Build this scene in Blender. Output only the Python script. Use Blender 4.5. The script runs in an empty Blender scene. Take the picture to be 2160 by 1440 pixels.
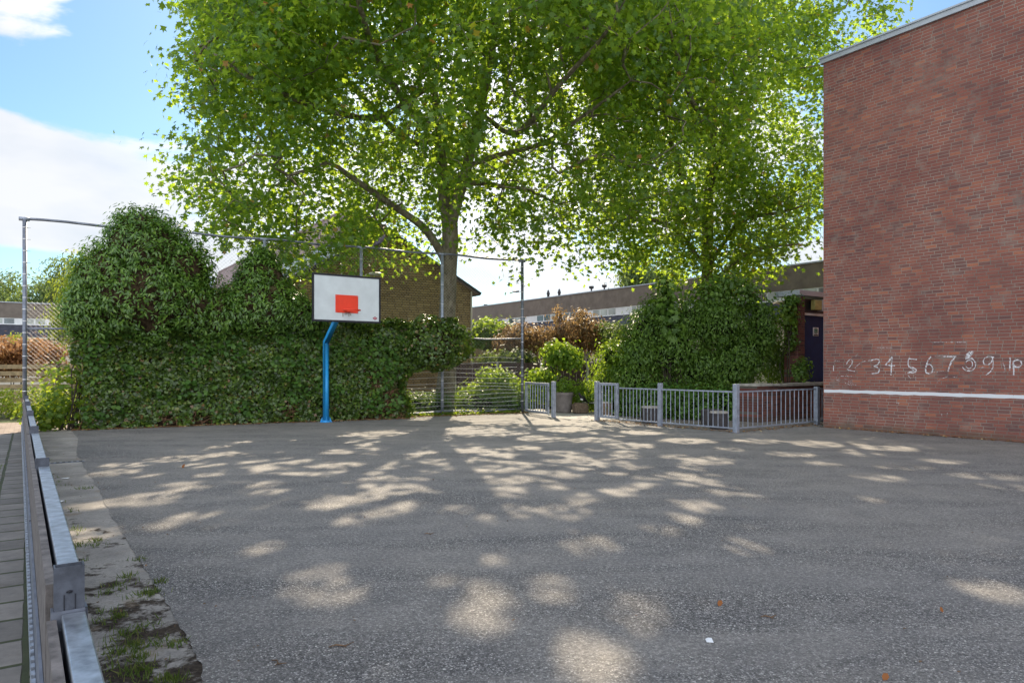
import bpy, bmesh, math, random
import numpy as np
from mathutils import Vector, Matrix
from mathutils import noise as mnoise

random.seed(7)
rng = np.random.default_rng(11)
SC = bpy.context.scene
COL = SC.collection

# ------------------------------------------------------------------ camera
EYE = 1.6
FPX, HZ = 1480.0, 772.0          # focal length and horizon, in pixels of the 2160 px wide photograph
cam_d = bpy.data.cameras.new('camera')
cam = bpy.data.objects.new('camera', cam_d)
COL.objects.link(cam)
cam.location = (0, 0, EYE)
cam.rotation_euler = (math.radians(90), 0, 0)
cam_d.sensor_width = 36.0
cam_d.lens = 36.0 * FPX / 2160.0
cam_d.shift_y = (HZ - 720.0) / 2160.0
cam_d.clip_start = 0.05
cam_d.clip_end = 3000
SC.camera = cam

# ------------------------------------------------------------------ sun and sky
SUN_AZ, SUN_EL = math.radians(-2.0), math.radians(37.0)
sun_dir = Vector((math.sin(SUN_AZ)*math.cos(SUN_EL), math.cos(SUN_AZ)*math.cos(SUN_EL), math.sin(SUN_EL)))
sd = bpy.data.lights.new('sun', 'SUN')
sd.energy = 4.6
sd.angle = math.radians(0.53)
sd.color = (1.0, 0.84, 0.62)
so = bpy.data.objects.new('sun', sd)
so.rotation_euler = sun_dir.to_track_quat('Z', 'Y').to_euler()
so.location = sun_dir * 60
COL.objects.link(so)

world = bpy.data.worlds.new('World')
SC.world = world
world.use_nodes = True
wn, wl = world.node_tree.nodes, world.node_tree.links
wn.clear()

def mathn(nodes, links, op, a, b=None, c=None, clamp=False):
    n = nodes.new('ShaderNodeMath'); n.operation = op; n.use_clamp = clamp
    for i, s in enumerate((a, b, c)):
        if s is None: continue
        if isinstance(s, (int, float)): n.inputs[i].default_value = s
        else: links.new(s, n.inputs[i])
    return n.outputs[0]

def build_world():
    M = lambda op, a, b=None, c=None, clamp=False: mathn(wn, wl, op, a, b, c, clamp)
    out = wn.new('ShaderNodeOutputWorld'); bg = wn.new('ShaderNodeBackground')
    bg.inputs['Strength'].default_value = 0.12
    wl.new(bg.outputs[0], out.inputs[0])
    sky = wn.new('ShaderNodeTexSky'); sky.sky_type = 'NISHITA'
    sky.sun_disc = False
    sky.sun_elevation = SUN_EL; sky.sun_rotation = SUN_AZ
    sky.air_density = 1.0; sky.dust_density = 0.6; sky.ozone_density = 2.0
    tc = wn.new('ShaderNodeTexCoord')
    sep = wn.new('ShaderNodeSeparateXYZ'); wl.new(tc.outputs['Generated'], sep.inputs[0])
    az = M('ARCTAN2', sep.outputs[0], sep.outputs[1])
    el = M('ARCSINE', sep.outputs[2])
    comb = wn.new('ShaderNodeCombineXYZ')
    wl.new(M('MULTIPLY', az, 1.0), comb.inputs[0]); wl.new(M('MULTIPLY', el, 2.4), comb.inputs[1])
    nz = wn.new('ShaderNodeTexNoise'); nz.inputs['Scale'].default_value = 4.4
    nz.inputs['Detail'].default_value = 7; nz.inputs['Roughness'].default_value = 0.55
    nz.inputs['Distortion'].default_value = 0.25
    wl.new(comb.outputs[0], nz.inputs['Vector'])
    val = M('MULTIPLY', M('ADD', nz.outputs[0], -0.52), 1.5)
    # cloud banks: (azimuth, elevation, half widths, weight), in degrees
    banks = [(-33, 12.8, 14, 3.9, .50), (-36, 24.5, 5.5, 3.4, .46), (-24, 8, 12, 2.4, .22),
             (-26, 21, 6.5, 4.6, -.48), (-38, 18.3, 8, 1.5, -.5), (-10, 24, 9, 5, -.1), (4, 18, 14, 12, .34), (20, 5, 16, 3.5, .16),
             (-37, 6.2, 9, 1.8, -.42), (-3, 6, 6, 2.2, -.10), (31, 26, 8, 8, -.45)]
    for a, e, wa, we, k in banks:
        da = M('MULTIPLY', M('ADD', az, -math.radians(a)), 1/math.radians(wa))
        de = M('MULTIPLY', M('ADD', el, -math.radians(e)), 1/math.radians(we))
        r2 = M('ADD', M('MULTIPLY', da, da), M('MULTIPLY', de, de))
        g = M('MULTIPLY', M('POWER', 2.718, M('MULTIPLY', r2, -1.0)), k)
        val = M('ADD', val, g)
    mr = wn.new('ShaderNodeMapRange'); mr.interpolation_type = 'SMOOTHSTEP'
    mr.inputs['From Min'].default_value = -0.02; mr.inputs['From Max'].default_value = 0.15
    mr.inputs['To Max'].default_value = 0.93
    wl.new(val, mr.inputs['Value'])
    nz2 = wn.new('ShaderNodeTexNoise'); nz2.inputs['Scale'].default_value = 7
    nz2.inputs['Detail'].default_value = 4
    wl.new(comb.outputs[0], nz2.inputs['Vector'])
    cr = wn.new('ShaderNodeValToRGB')
    cr.color_ramp.elements[0].position = .3; cr.color_ramp.elements[0].color = (3.3, 3.5, 3.8, 1)
    cr.color_ramp.elements[1].position = .62; cr.color_ramp.elements[1].color = (4.1, 4.1, 4.2, 1)
    wl.new(nz2.outputs[0], cr.inputs[0])
    tint = wn.new('ShaderNodeMix'); tint.data_type = 'RGBA'; tint.blend_type = 'MULTIPLY'
    tint.inputs[0].default_value = 1.0
    wl.new(sky.outputs[0], tint.inputs[6]); tint.inputs[7].default_value = (0.50, 0.63, 0.68, 1)
    # added unseen cloud bank behind the camera, brightened to fill the shaded faces
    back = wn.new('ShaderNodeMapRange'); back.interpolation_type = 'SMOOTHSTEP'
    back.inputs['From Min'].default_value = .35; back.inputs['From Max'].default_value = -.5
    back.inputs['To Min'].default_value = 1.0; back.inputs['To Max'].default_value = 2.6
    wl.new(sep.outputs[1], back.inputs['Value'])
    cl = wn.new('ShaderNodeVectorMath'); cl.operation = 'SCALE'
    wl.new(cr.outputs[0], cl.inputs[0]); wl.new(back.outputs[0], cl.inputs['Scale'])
    # thin cloud close to the sun glows
    near = wn.new('ShaderNodeVectorMath'); near.operation = 'DOT_PRODUCT'
    wl.new(tc.outputs['Generated'], near.inputs[0]); near.inputs[1].default_value = sun_dir
    glow = wn.new('ShaderNodeMapRange'); glow.interpolation_type = 'SMOOTHSTEP'
    glow.inputs['From Min'].default_value = .80; glow.inputs['From Max'].default_value = 1.0
    glow.inputs['To Min'].default_value = 1.0; glow.inputs['To Max'].default_value = 1.9
    wl.new(near.outputs['Value'], glow.inputs['Value'])
    cl2 = wn.new('ShaderNodeVectorMath'); cl2.operation = 'SCALE'
    wl.new(cl.outputs[0], cl2.inputs[0]); wl.new(glow.outputs[0], cl2.inputs['Scale']); cl = cl2
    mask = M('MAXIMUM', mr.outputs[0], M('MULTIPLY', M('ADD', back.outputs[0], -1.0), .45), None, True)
    mix = wn.new('ShaderNodeMix'); mix.data_type = 'RGBA'
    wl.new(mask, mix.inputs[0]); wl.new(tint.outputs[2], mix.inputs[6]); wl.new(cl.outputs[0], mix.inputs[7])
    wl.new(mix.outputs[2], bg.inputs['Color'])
build_world()
vs = SC.view_settings
vs.view_transform = 'Standard'; vs.look = 'None'; vs.gamma = 1.0; vs.use_curve_mapping = False
vs.exposure = 1.0
SC.cycles.max_bounces = 6
SC.cycles.diffuse_bounces = 3
SC.cycles.transparent_max_bounces = 8
SC.cycles.sample_clamp_indirect = 6

# ------------------------------------------------------------------ geometry of the place
def P(u, v, Y): return Vector(((u-1080)/FPX*Y, Y, EYE-(v-HZ)/FPX*Y))
def G(u, v):
    Y = FPX*EYE/(v-HZ); return Vector(((u-1080)/FPX*Y, Y, 0))
V = Vector
DW = V((0.567, -0.824, 0))       # court axis, towards the camera
DB = -DW                          # court axis, away from it
DX = V((0.824, 0.567, 0))        # across the court, to the right
UP = V((0, 0, 1))

# ------------------------------------------------------------------ materials
def nt(name):
    m = bpy.data.materials.new(name); m.use_nodes = True
    return m, m.node_tree.nodes, m.node_tree.links, m.node_tree.nodes['Principled BSDF']

def ramp(N, L, src, stops):
    r = N.new('ShaderNodeValToRGB'); e = r.color_ramp.elements
    e[0].position, e[0].color = stops[0][0], (*stops[0][1], 1)
    e[1].position, e[1].color = stops[-1][0], (*stops[-1][1], 1)
    for p, c in stops[1:-1]:
        x = e.new(p); x.color = (*c, 1)
    L.new(src, r.inputs[0]); return r.outputs[0]

def noise_n(N, L, scale, detail=4, rough=.5, vec=None, dist=0):
    n = N.new('ShaderNodeTexNoise'); n.inputs['Scale'].default_value = scale
    n.inputs['Detail'].default_value = detail; n.inputs['Roughness'].default_value = rough
    n.inputs['Distortion'].default_value = dist
    if vec is None:
        g = N.new('ShaderNodeNewGeometry'); vec = g.outputs['Position']
    L.new(vec, n.inputs['Vector']); return n.outputs[0]

def mixc(N, L, f, a, b, blend='MIX'):
    m = N.new('ShaderNodeMix'); m.data_type = 'RGBA'; m.blend_type = blend
    for i, s in ((0, f), (6, a), (7, b)):
        if isinstance(s, (int, float)): m.inputs[i].default_value = s
        elif isinstance(s, tuple): m.inputs[i].default_value = (*s, 1)
        else: L.new(s, m.inputs[i])
    return m.outputs[2]

def bump(N, L, bs, h, strength=.4, dist=.01):
    b = N.new('ShaderNodeBump'); b.inputs['Strength'].default_value = strength
    b.inputs['Distance'].default_value = dist
    L.new(h, b.inputs['Height']); L.new(b.outputs[0], bs.inputs['Normal'])

def simple(name, c, rough=.6, metal=0, var=.15, scale=6, bumps=.15, spec=.4):
    m, N, L, B = nt(name)
    n = noise_n(N, L, scale, 6, .6)
    lo = tuple(x*(1-var*1.6) for x in c); hi = tuple(min(1, x*(1+var*1.6)) for x in c)
    L.new(ramp(N, L, n, [(.3, lo), (.7, hi)]), B.inputs['Base Color'])
    B.inputs['Roughness'].default_value = rough; B.inputs['Metallic'].default_value = metal
    B.inputs['Specular IOR Level'].default_value = spec
    if bumps: bump(N, L, B, noise_n(N, L, scale*12, 3), bumps, .004)
    return m

def leafmat(name, stops, trans, tf=.45, rough=.45, spec=.35):
    """leaf: reflecting side colours vary leaf by leaf, light passing through is yellower"""
    m, N, L, B = nt(name)
    g = N.new('ShaderNodeNewGeometry')
    ri = g.outputs['Random Per Island']
    c = ramp(N, L, ri, stops)
    L.new(c, B.inputs['Base Color'])
    B.inputs['Roughness'].default_value = rough
    B.inputs['Specular IOR Level'].default_value = spec
    t = N.new('ShaderNodeBsdfTranslucent')
    tcol = ramp(N, L, ri, [(0, tuple(x*.75 for x in trans)), (.5, trans), (1, (trans[0]*1.25, trans[1]*1.1, trans[2]))])
    L.new(tcol, t.inputs['Color'])
    mx = N.new('ShaderNodeMixShader'); mx.inputs[0].default_value = tf
    L.new(B.outputs[0], mx.inputs[1]); L.new(t.outputs[0], mx.inputs[2])
    L.new(mx.outputs[0], N['Material Output'].inputs[0])
    return m

def brickmat(name, d, cols, mortar, course=.0745, blen=.262, joint=.012, patch=None, stain=(.76, .71, .78), off=0):
    m, N, L, B = nt(name)
    g = N.new('ShaderNodeNewGeometry')
    vm = N.new('ShaderNodeVectorMath'); vm.operation = 'DOT_PRODUCT'
    L.new(g.outputs['Position'], vm.inputs[0]); vm.inputs[1].default_value = d
    sp = N.new('ShaderNodeSeparateXYZ'); L.new(g.outputs['Position'], sp.inputs[0])
    cb = N.new('ShaderNodeCombineXYZ')
    # slight waviness of the courses, as laid by hand
    w = noise_n(N, L, 1.3, 3)
    wz = mathn(N, L, 'MULTIPLY_ADD', w, .016, sp.outputs[2])
    fine = mathn(N, L, 'MULTIPLY_ADD', noise_n(N, L, 22, 2), .008, vm.outputs['Value'])
    row = mathn(N, L, 'FLOOR', mathn(N, L, 'DIVIDE', wz, course))
    wn_ = N.new('ShaderNodeTexWhiteNoise'); wn_.noise_dimensions = '1D'; L.new(row, wn_.inputs['W'])
    fine = mathn(N, L, 'MULTIPLY_ADD', wn_.outputs['Value'], blen, fine)
    L.new(fine, cb.inputs[0]); L.new(wz, cb.inputs[1])
    bt = N.new('ShaderNodeTexBrick')
    bt.offset = 0; bt.inputs['Scale'].default_value = 1
    bt.inputs['Mortar Size'].default_value = joint/2
    bt.inputs['Mortar Smooth'].default_value = .25
    bt.inputs['Brick Width'].default_value = blen; bt.inputs['Row Height'].default_value = course
    bt.inputs['Bias'].default_value = 0
    bt.inputs['Color1'].default_value = (0, 0, 0, 1); bt.inputs['Color2'].default_value = (1, 1, 1, 1)
    bt.inputs['Mortar'].default_value = (.5, .5, .5, 1)
    L.new(cb.outputs[0], bt.inputs['Vector'])
    bc = ramp(N, L, bt.outputs['Color'], cols)
    n1 = noise_n(N, L, 60, 4, .7)
    bc = mixc(N, L, .55, bc, ramp(N, L, n1, [(.3, (.55, .52, .52)), (.7, (1.25, 1.2, 1.2))]), 'MULTIPLY')
    n2 = noise_n(N, L, .55, 5, .6)
    bc = mixc(N, L, ramp(N, L, n2, [(.42, (0, 0, 0)), (.68, (1, 1, 1))]), bc, mixc(N, L, 1.0, bc, stain, 'MULTIPLY'))
    n4 = noise_n(N, L, 2.3, 5, .65)
    bc = mixc(N, L, ramp(N, L, n4, [(.55, (0, 0, 0)), (.75, (.55, .55, .55))]), bc, tuple(x*.9 for x in mortar))
    mo = mixc(N, L, ramp(N, L, noise_n(N, L, 1.1, 4), [(.35, (0, 0, 0)), (.65, (1, 1, 1))]), mortar, tuple(x*.55 for x in mortar))
    c = mixc(N, L, bt.outputs['Fac'], bc, mo)
    # damp, mossy foot of the wall
    foot = mathn(N, L, 'MULTIPLY_ADD', noise_n(N, L, 3, 4), .5, mathn(N, L, 'MULTIPLY', sp.outputs[2], -1.3))
    fm = ramp(N, L, foot, [(.0, (0, 0, 0)), (.22, (.95, .95, .95))])
    c = mixc(N, L, fm, c, mixc(N, L, .6, c, (.10, .085, .06)))
    L.new(c, B.inputs['Base Color'])
    B.inputs['Roughness'].default_value = .85; B.inputs['Specular IOR Level'].default_value = .25
    h = mathn(N, L, 'MULTIPLY_ADD', n1, .25, mathn(N, L, 'MULTIPLY', bt.outputs['Fac'], -1))
    bump(N, L, B, h, .7, .008)
    return m

M = {}
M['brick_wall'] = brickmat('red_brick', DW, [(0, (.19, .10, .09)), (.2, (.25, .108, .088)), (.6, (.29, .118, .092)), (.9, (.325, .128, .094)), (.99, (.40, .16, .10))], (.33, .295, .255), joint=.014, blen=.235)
M['brick_x_shade'] = brickmat('red_brick_across_shade_darkened', DX, [(0, (.10, .045, .04)), (.5, (.16, .06, .048)), (1, (.22, .08, .06))], (.17, .15, .13))  # shade painted in: darker copy of the red brick for annex, landing, planter
M['brick_yellow'] = brickmat('yellow_brown_brick', DX, [(0, (.33, .23, .11)), (.5, (.43, .31, .15)), (1, (.53, .39, .20))], (.16, .115, .07), course=.11, blen=.36, joint=.03, stain=(.75, .7, .7))
M['galv'] = simple('galvanised_steel', (.36, .39, .44), .42, .75, .24, 16, .15)
M['galv_dark'] = simple('weathered_galvanised_tube', (.20, .22, .27), .5, .6, .2, 5, .1)
M['post_shade'] = simple('post_steel_shade_darkened', (.085, .095, .12), .6, .2, .25, 14, .15)  # barrier post steel, colour darkened to paint in the shade on its front
M['galv_blue'] = simple('galvanised_railing_steel', (.33, .37, .45), .5, .45, .18, 8, .1)
M['wire'] = simple('fence_wire', (.42, .42, .45), .45, .7, .1, 9, 0)
M['tie'] = simple('bright_tie_wire', (.7, .7, .72), .35, .6, .1, 9, 0)
M['blue'] = simple('bright_blue_paint', (.02, .31, .70), .5, 0, .06, 5, .08, .5)
M['board'] = simple('backboard_laminate', (.60, .66, .68), .45, 0, .05, 3, .05)
M['black'] = simple('black_edge_band', (.012, .013, .02), .5, 0, .2, 9, .1)
M['red'] = simple('orange_red_steel_plate', (.78, .05, .018), .5, 0, .06, 5, .08)
M['rust'] = simple('rust_streak', (.22, .16, .11), .8, 0, .3, 30, 0)
M['logo_dark'] = simple('logo_dark_red', (.10, .01, .02), .5, 0, .05, 9, 0)
M['logo_red'] = simple('logo_crimson', (.45, .02, .05), .5, 0, .05, 9, 0)
M['white'] = simple('white_paint', (.72, .74, .76), .5, 0, .06, 4, .05)
M['fascia'] = simple('grey_metal_roof_trim', (.42, .46, .52), .45, .3, .06, 2, .05)
M['navy'] = simple('dark_navy_door_paint', (.004, .022, .10), .7, 0, .15, 4, .05)
M['navy_dark'] = simple('dark_navy_panel', (.004, .010, .028), .45, 0, .15, 4, .05)
M['cream'] = simple('cream_render', (.62, .57, .48), .7, 0, .06, 3, .1)
M['concrete'] = simple('concrete_cap', (.36, .34, .30), .85, 0, .22, 5, .4)
M['concrete_post'] = simple('concrete_fence_post', (.42, .41, .39), .85, 0, .15, 8, .3)
M['dark_conc'] = simple('dark_concrete', (.055, .05, .052), .8, 0, .2, 9, .4)
M['brown_conc'] = simple('mossy_brown_stone', (.15, .11, .075), .9, 0, .35, 22, .8)
M['pot'] = simple('grey_concrete_pot', (.17, .15, .14), .85, 0, .15, 7, .3)
M['slate'] = simple('dark_slate_tiles', (.045, .045, .062), .6, 0, .25, 4, .3)
M['tile_pink'] = simple('weathered_pink_roof_tiles', (.30, .22, .21), .8, 0, .2, 3, .4)
M['verge'] = simple('dark_verge_board', (.045, .045, .055), .6, 0, .2, 5, .1)
M['boarding'] = simple('brown_grey_parapet_panel', (.18, .152, .132), .85, 0, .14, 2.2, .2)
M['glass'] = simple('window_glass', (.10, .13, .15), .08, 0, .5, .8, 0, .8)
M['glass_blind'] = simple('window_with_pale_blind', (.36, .40, .38), .3, 0, .3, .8, 0, .6)
M['lamp_yellow'] = simple('yellowed_lamp_cover', (.42, .36, .12), .5, 0, .12, 8, .1)
M['green_sign'] = simple('green_sign_print', (.01, .17, .10), .5, 0, .05, 8, 0)
M['dark_print'] = simple('dark_print', (.015, .03, .04), .5, 0, .05, 8, 0)
M['twig'] = simple('dry_twig', (.16, .10, .06), .85, 0, .3, 20, .2)
M['stem_brown'] = simple('bare_ivy_stem', (.20, .105, .06), .85, 0, .35, 15, .3)
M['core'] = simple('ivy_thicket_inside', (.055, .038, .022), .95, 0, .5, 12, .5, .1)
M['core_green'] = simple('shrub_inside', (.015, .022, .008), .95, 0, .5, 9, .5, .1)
M['feather'] = simple('grey_purple_feathers', (.16, .14, .19), .7, 0, .2, 20, .2)
M['feather_black'] = simple('black_feathers', (.01, .01, .014), .4, 0, .2, 20, .1)
M['feather_white'] = simple('white_feathers', (.75, .75, .74), .7, 0, .05, 20, .1)
M['orange_beak'] = simple('horn_beak', (.10, .08, .06), .5, 0, .1, 20, 0)
M['wood_dark'] = simple('dark_stained_fence_boards', (.075, .048, .042), .8, 0, .3, 7, .3)
M['wood_tan'] = simple('tan_slat_wood', (.34, .25, .15), .8, 0, .25, 7, .3)
M['wood_grey'] = simple('weathered_plank_wood', (.15, .135, .13), .85, 0, .3, 14, .5)
M['twig_dark'] = simple('dark_twigs', (.05, .04, .03), .9, 0, .3, 9, .2)
M['lamp_white'] = simple('pale_lamp_housing', (.62, .62, .60), .4, 0, .06, 5, .05)
M['paper'] = simple('paper_scrap', (.75, .77, .8), .8, 0, .08, 20, .1)
M['vent'] = simple('dark_roof_vent', (.05, .05, .055), .6, .2, .2, 5, .1)

def bark():
    m, N, L, B = nt('plane_tree_bark')
    n = noise_n(N, L, 3.2, 5, .6, dist=.6)
    g = N.new('ShaderNodeNewGeometry')
    mp = N.new('ShaderNodeMapping'); mp.inputs['Scale'].default_value = (1, 1, .35)
    L.new(g.outputs['Position'], mp.inputs[0])
    v = N.new('ShaderNodeTexVoronoi'); v.inputs['Scale'].default_value = 9
    L.new(mp.outputs[0], v.inputs['Vector'])
    c1 = ramp(N, L, v.outputs['Color'], [(.2, (.10, .085, .055)), (.5, (.19, .165, .115)), (.8, (.30, .27, .20))])
    c = mixc(N, L, .55, c1, ramp(N, L, n, [(.35, (.07, .06, .035)), (.5, (.17, .15, .10)), (.66, (.29, .26, .19))]))
    L.new(c, B.inputs['Base Color']); B.inputs['Roughness'].default_value = .9
    bump(N, L, B, noise_n(N, L, 16, 5, .6), .5, .03)
    return m
M['bark'] = bark()

PLANE = [(0, (.022, .068, .014)), (.35, (.034, .092, .020)), (.7, (.055, .13, .026)), (.985, (.10, .18, .030)), (.99, (.36, .10, .03)), (1, (.30, .07, .03))]
M['leaf_plane'] = leafmat('plane_leaves', PLANE, (.52, .76, .05), .47, .4, .45)
M['leaf_plane2'] = leafmat('plane_leaves_second', PLANE, (.54, .77, .05), .48, .4, .4)
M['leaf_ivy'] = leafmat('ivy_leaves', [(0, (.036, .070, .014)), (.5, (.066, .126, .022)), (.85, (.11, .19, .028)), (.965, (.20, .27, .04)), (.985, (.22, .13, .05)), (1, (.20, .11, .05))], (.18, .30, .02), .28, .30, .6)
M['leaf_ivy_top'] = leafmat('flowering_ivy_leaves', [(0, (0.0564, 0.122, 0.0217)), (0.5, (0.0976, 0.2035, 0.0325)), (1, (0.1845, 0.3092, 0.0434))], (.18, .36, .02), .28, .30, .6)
M['leaf_vine'] = leafmat('sunlit_vine_leaves', [(0, (.06, .13, .02)), (.6, (.11, .20, .03)), (1, (.20, .24, .04))], (.42, .56, .03), .5, .5)
M['leaf_dark'] = leafmat('shrub_leaves', [(0, (0.053, 0.1127, 0.019)), (0.6, (0.0928, 0.1734, 0.0272)), (1, (0.1547, 0.2601, 0.0408))], (.20, .36, .02), .34, .4)
M['leaf_light'] = leafmat('light_shrub_leaves', [(0, (.07, .14, .02)), (.6, (.12, .22, .03)), (1, (.18, .27, .05))], (.42, .60, .04), .5, .5)
M['leaf_cover'] = leafmat('ground_ivy_leaves', [(0, (0.039, 0.0975, 0.0182)), (0.6, (0.065, 0.156, 0.026)), (1, (0.117, 0.221, 0.039))], (.25, .40, .03), .35, .45)
M['leaf_copper'] = leafmat('copper_leaves', [(0, (.08, .05, .035)), (.5, (.17, .105, .06)), (.9, (.33, .22, .12)), (1, (.20, .20, .07))], (.52, .35, .15), .38, .5)
M['leaf_orange'] = leafmat('orange_hedge_leaves', [(0, (.20, .09, .045)), (.6, (.36, .18, .08)), (1, (.45, .28, .12))], (.50, .28, .12), .35, .6)
M['leaf_far'] = leafmat('far_tree_leaves', [(0, (.05, .09, .035)), (.5, (.09, .14, .05)), (1, (.13, .20, .06))], (.26, .36, .07), .42, .6)
M['leaf_yellow'] = leafmat('yellow_green_leaves', [(0, (.12, .19, .03)), (.6, (.2, .28, .04)), (1, (.28, .34, .06))], (.5, .6, .05), .5, .55)
M['leaf_dead'] = leafmat('dead_leaves', [(0, (.16, .08, .04)), (.5, (.28, .14, .06)), (.85, (.40, .24, .10)), (1, (.5, .42, .2))], (.3, .15, .05), .2, .7)
M['leaf_rust'] = leafmat('rusty_leaf', [(0, (.30, .10, .03)), (1, (.38, .15, .045))], (.3, .12, .03), .3, .6)
M['grass'] = leafmat('grass_blades', [(0, (.06, .10, .02)), (.6, (.10, .16, .035)), (1, (.20, .19, .07))], (.2, .3, .03), .35, .6)

def asphalt():
    m, N, L, B = nt('asphalt')
    g = N.new('ShaderNodeNewGeometry')
    v = N.new('ShaderNodeTexVoronoi'); v.inputs['Scale'].default_value = 125
    L.new(g.outputs['Position'], v.inputs['Vector'])
    s = N.new('ShaderNodeSeparateXYZ'); L.new(v.outputs['Color'], s.inputs[0])
    stone = ramp(N, L, s.outputs[0], [(0, (.035, .034, .034)), (.4, (.095, .092, .09)), (.78, (.19, .182, .172)), (.93, (.33, .315, .295)), (1, (.60, .57, .53))])
    fine = noise_n(N, L, 300, 2, .6)
    stone = mixc(N, L, .4, stone, ramp(N, L, fine, [(.3, (.5, .5, .5)), (.7, (1.5, 1.5, 1.5))]), 'MULTIPLY')
    # worn, dusty bands running across the court
    mp = N.new('ShaderNodeMapping'); mp.inputs['Rotation'].default_value = (0, 0, math.radians(38)); mp.inputs['Scale'].default_value = (.38, 1.5, 1)
    L.new(g.outputs['Position'], mp.inputs[0])
    band = noise_n(N, L, .95, 5, .55, mp.outputs[0], .5)
    c = mixc(N, L, ramp(N, L, band, [(.40, (0, 0, 0)), (.58, (1, 1, 1))]), stone, mixc(N, L, .6, stone, (.225, .212, .195)))
    n3 = noise_n(N, L, .33, 4, .6)
    c = mixc(N, L, ramp(N, L, n3, [(.40, (.0, .0, .0)), (.7, (.6, .6, .6))]), c, mixc(N, L, .6, c, (.26, .235, .20)))
    n5 = noise_n(N, L, 2.2, 5, .6)
    c = mixc(N, L, .55, c, ramp(N, L, n5, [(.3, (.72, .72, .74)), (.7, (1.22, 1.2, 1.16))]), 'MULTIPLY')
    c = mixc(N, L, .8, c, ramp(N, L, noise_n(N, L, 32, 4, .75), [(.34, (.62, .62, .62)), (.5, (1.05, 1.05, 1.04)), (.66, (1.62, 1.58, 1.52))]), 'MULTIPLY')
    n6 = noise_n(N, L, 9, 3, .6)
    c = mixc(N, L, ramp(N, L, n6, [(.64, (0, 0, 0)), (.74, (.6, .6, .6))]), c, (.24, .22, .19))
    c = mixc(N, L, 1.0, c, (1.04, 1.07, 1.14), 'MULTIPLY')
    L.new(c, B.inputs['Base Color'])
    B.inputs['Roughness'].default_value = .8; B.inputs['Specular IOR Level'].default_value = .35
    h = mathn(N, L, 'ADD', v.outputs['Distance'], mathn(N, L, 'MULTIPLY', fine, .5))
    bump(N, L, B, h, .9, .006)
    return m
M['asphalt'] = asphalt()

def strip_mat():
    m, N, L, B = nt('worn_concrete_edge')
    base = ramp(N, L, noise_n(N, L, 1.7, 6, .65), [(.3, (.20, .19, .18)), (.7, (.42, .395, .365))])
    base = mixc(N, L, .6, base, ramp(N, L, noise_n(N, L, 70, 3, .7), [(.3, (.6, .6, .6)), (.7, (1.35, 1.35, 1.35))]), 'MULTIPLY')
    g = N.new('ShaderNodeNewGeometry')
    sp = N.new('ShaderNodeSeparateXYZ'); L.new(g.outputs['Position'], sp.inputs[0])
    near = mathn(N, L, 'MULTIPLY_ADD', sp.outputs[1], -.036, .295)
    d = mathn(N, L, 'ADD', noise_n(N, L, 3.4, 8, .72, dist=.2), near)
    dirt = ramp(N, L, d, [(.60, (0, 0, 0)), (.68, (1, 1, 1))])
    c = mixc(N, L, dirt, base, ramp(N, L, noise_n(N, L, 35, 4), [(.3, (.018, .014, .011)), (.7, (.075, .058, .045))]))
    d2 = noise_n(N, L, 2.6, 4, .6)
    c = mixc(N, L, ramp(N, L, d2, [(.6, (0, 0, 0)), (.72, (.6, .6, .6))]), c, (.24, .18, .12))
    L.new(c, B.inputs['Base Color']); B.inputs['Roughness'].default_value = .95
    B.inputs['Specular IOR Level'].default_value = .2
    bump(N, L, B, noise_n(N, L, 45, 5, .7), .6, .008)
    return m
M['strip'] = strip_mat()

def paving(name, c1, c2, joint, w=.3, h=.3, d=DW, mort=.012):
    m, N, L, B = nt(name)
    g = N.new('ShaderNodeNewGeometry')
    e = V((-d.y, d.x, 0))
    cb = N.new('ShaderNodeCombineXYZ')
    for i, ax in enumerate((d, e)):
        vm = N.new('ShaderNodeVectorMath'); vm.operation = 'DOT_PRODUCT'
        L.new(g.outputs['Position'], vm.inputs[0]); vm.inputs[1].default_value = ax
        L.new(mathn(N, L, 'MULTIPLY_ADD', noise_n(N, L, 1.5+i, 3), .03, vm.outputs['Value']), cb.inputs[i])
    bt = N.new('ShaderNodeTexBrick'); bt.inputs['Scale'].default_value = 1
    bt.inputs['Mortar Size'].default_value = mort; bt.inputs['Mortar Smooth'].default_value = .3
    bt.inputs['Brick Width'].default_value = w; bt.inputs['Row Height'].default_value = h
    bt.inputs['Color1'].default_value = (*c1, 1); bt.inputs['Color2'].default_value = (*c2, 1)
    bt.inputs['Mortar'].default_value = (*joint, 1)
    L.new(cb.outputs[0], bt.inputs['Vector'])
    c = mixc(N, L, .7, bt.outputs['Color'], ramp(N, L, noise_n(N, L, 5, 6, .7), [(.3, (.6, .6, .6)), (.7, (1.35, 1.33, 1.3))]), 'MULTIPLY')
    c = mixc(N, L, ramp(N, L, noise_n(N, L, 1.3, 6, .7), [(.55, (0, 0, 0)), (.68, (.7, .7, .7))]), c, (.10, .08, .06))
    L.new(c, B.inputs['Base Color']); B.inputs['Roughness'].default_value = .9
    h_ = mathn(N, L, 'MULTIPLY_ADD', noise_n(N, L, 60, 3), .4, mathn(N, L, 'MULTIPLY', bt.outputs['Fac'], -1))
    bump(N, L, B, h_, .7, .008)
    return m
M['slabs'] = paving('grey_paving_slabs', (.12, .115, .11), (.20, .19, .18), (.035, .045, .018), .42, .30, DW, .022)
M['paving_back'] = paving('brown_grey_pavers', (.17, .15, .14), (.23, .21, .19), (.06, .05, .04), .2, .1, DX, .005)
M['path'] = paving('pale_path_slabs', (.36, .35, .34), (.42, .41, .40), (.2, .18, .15), .3, .3, DX, .005)
M['road'] = paving('pale_road_pavers', (.26, .20, .17), (.33, .27, .23), (.18, .15, .12), .2, .1, DX, .006)
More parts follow.
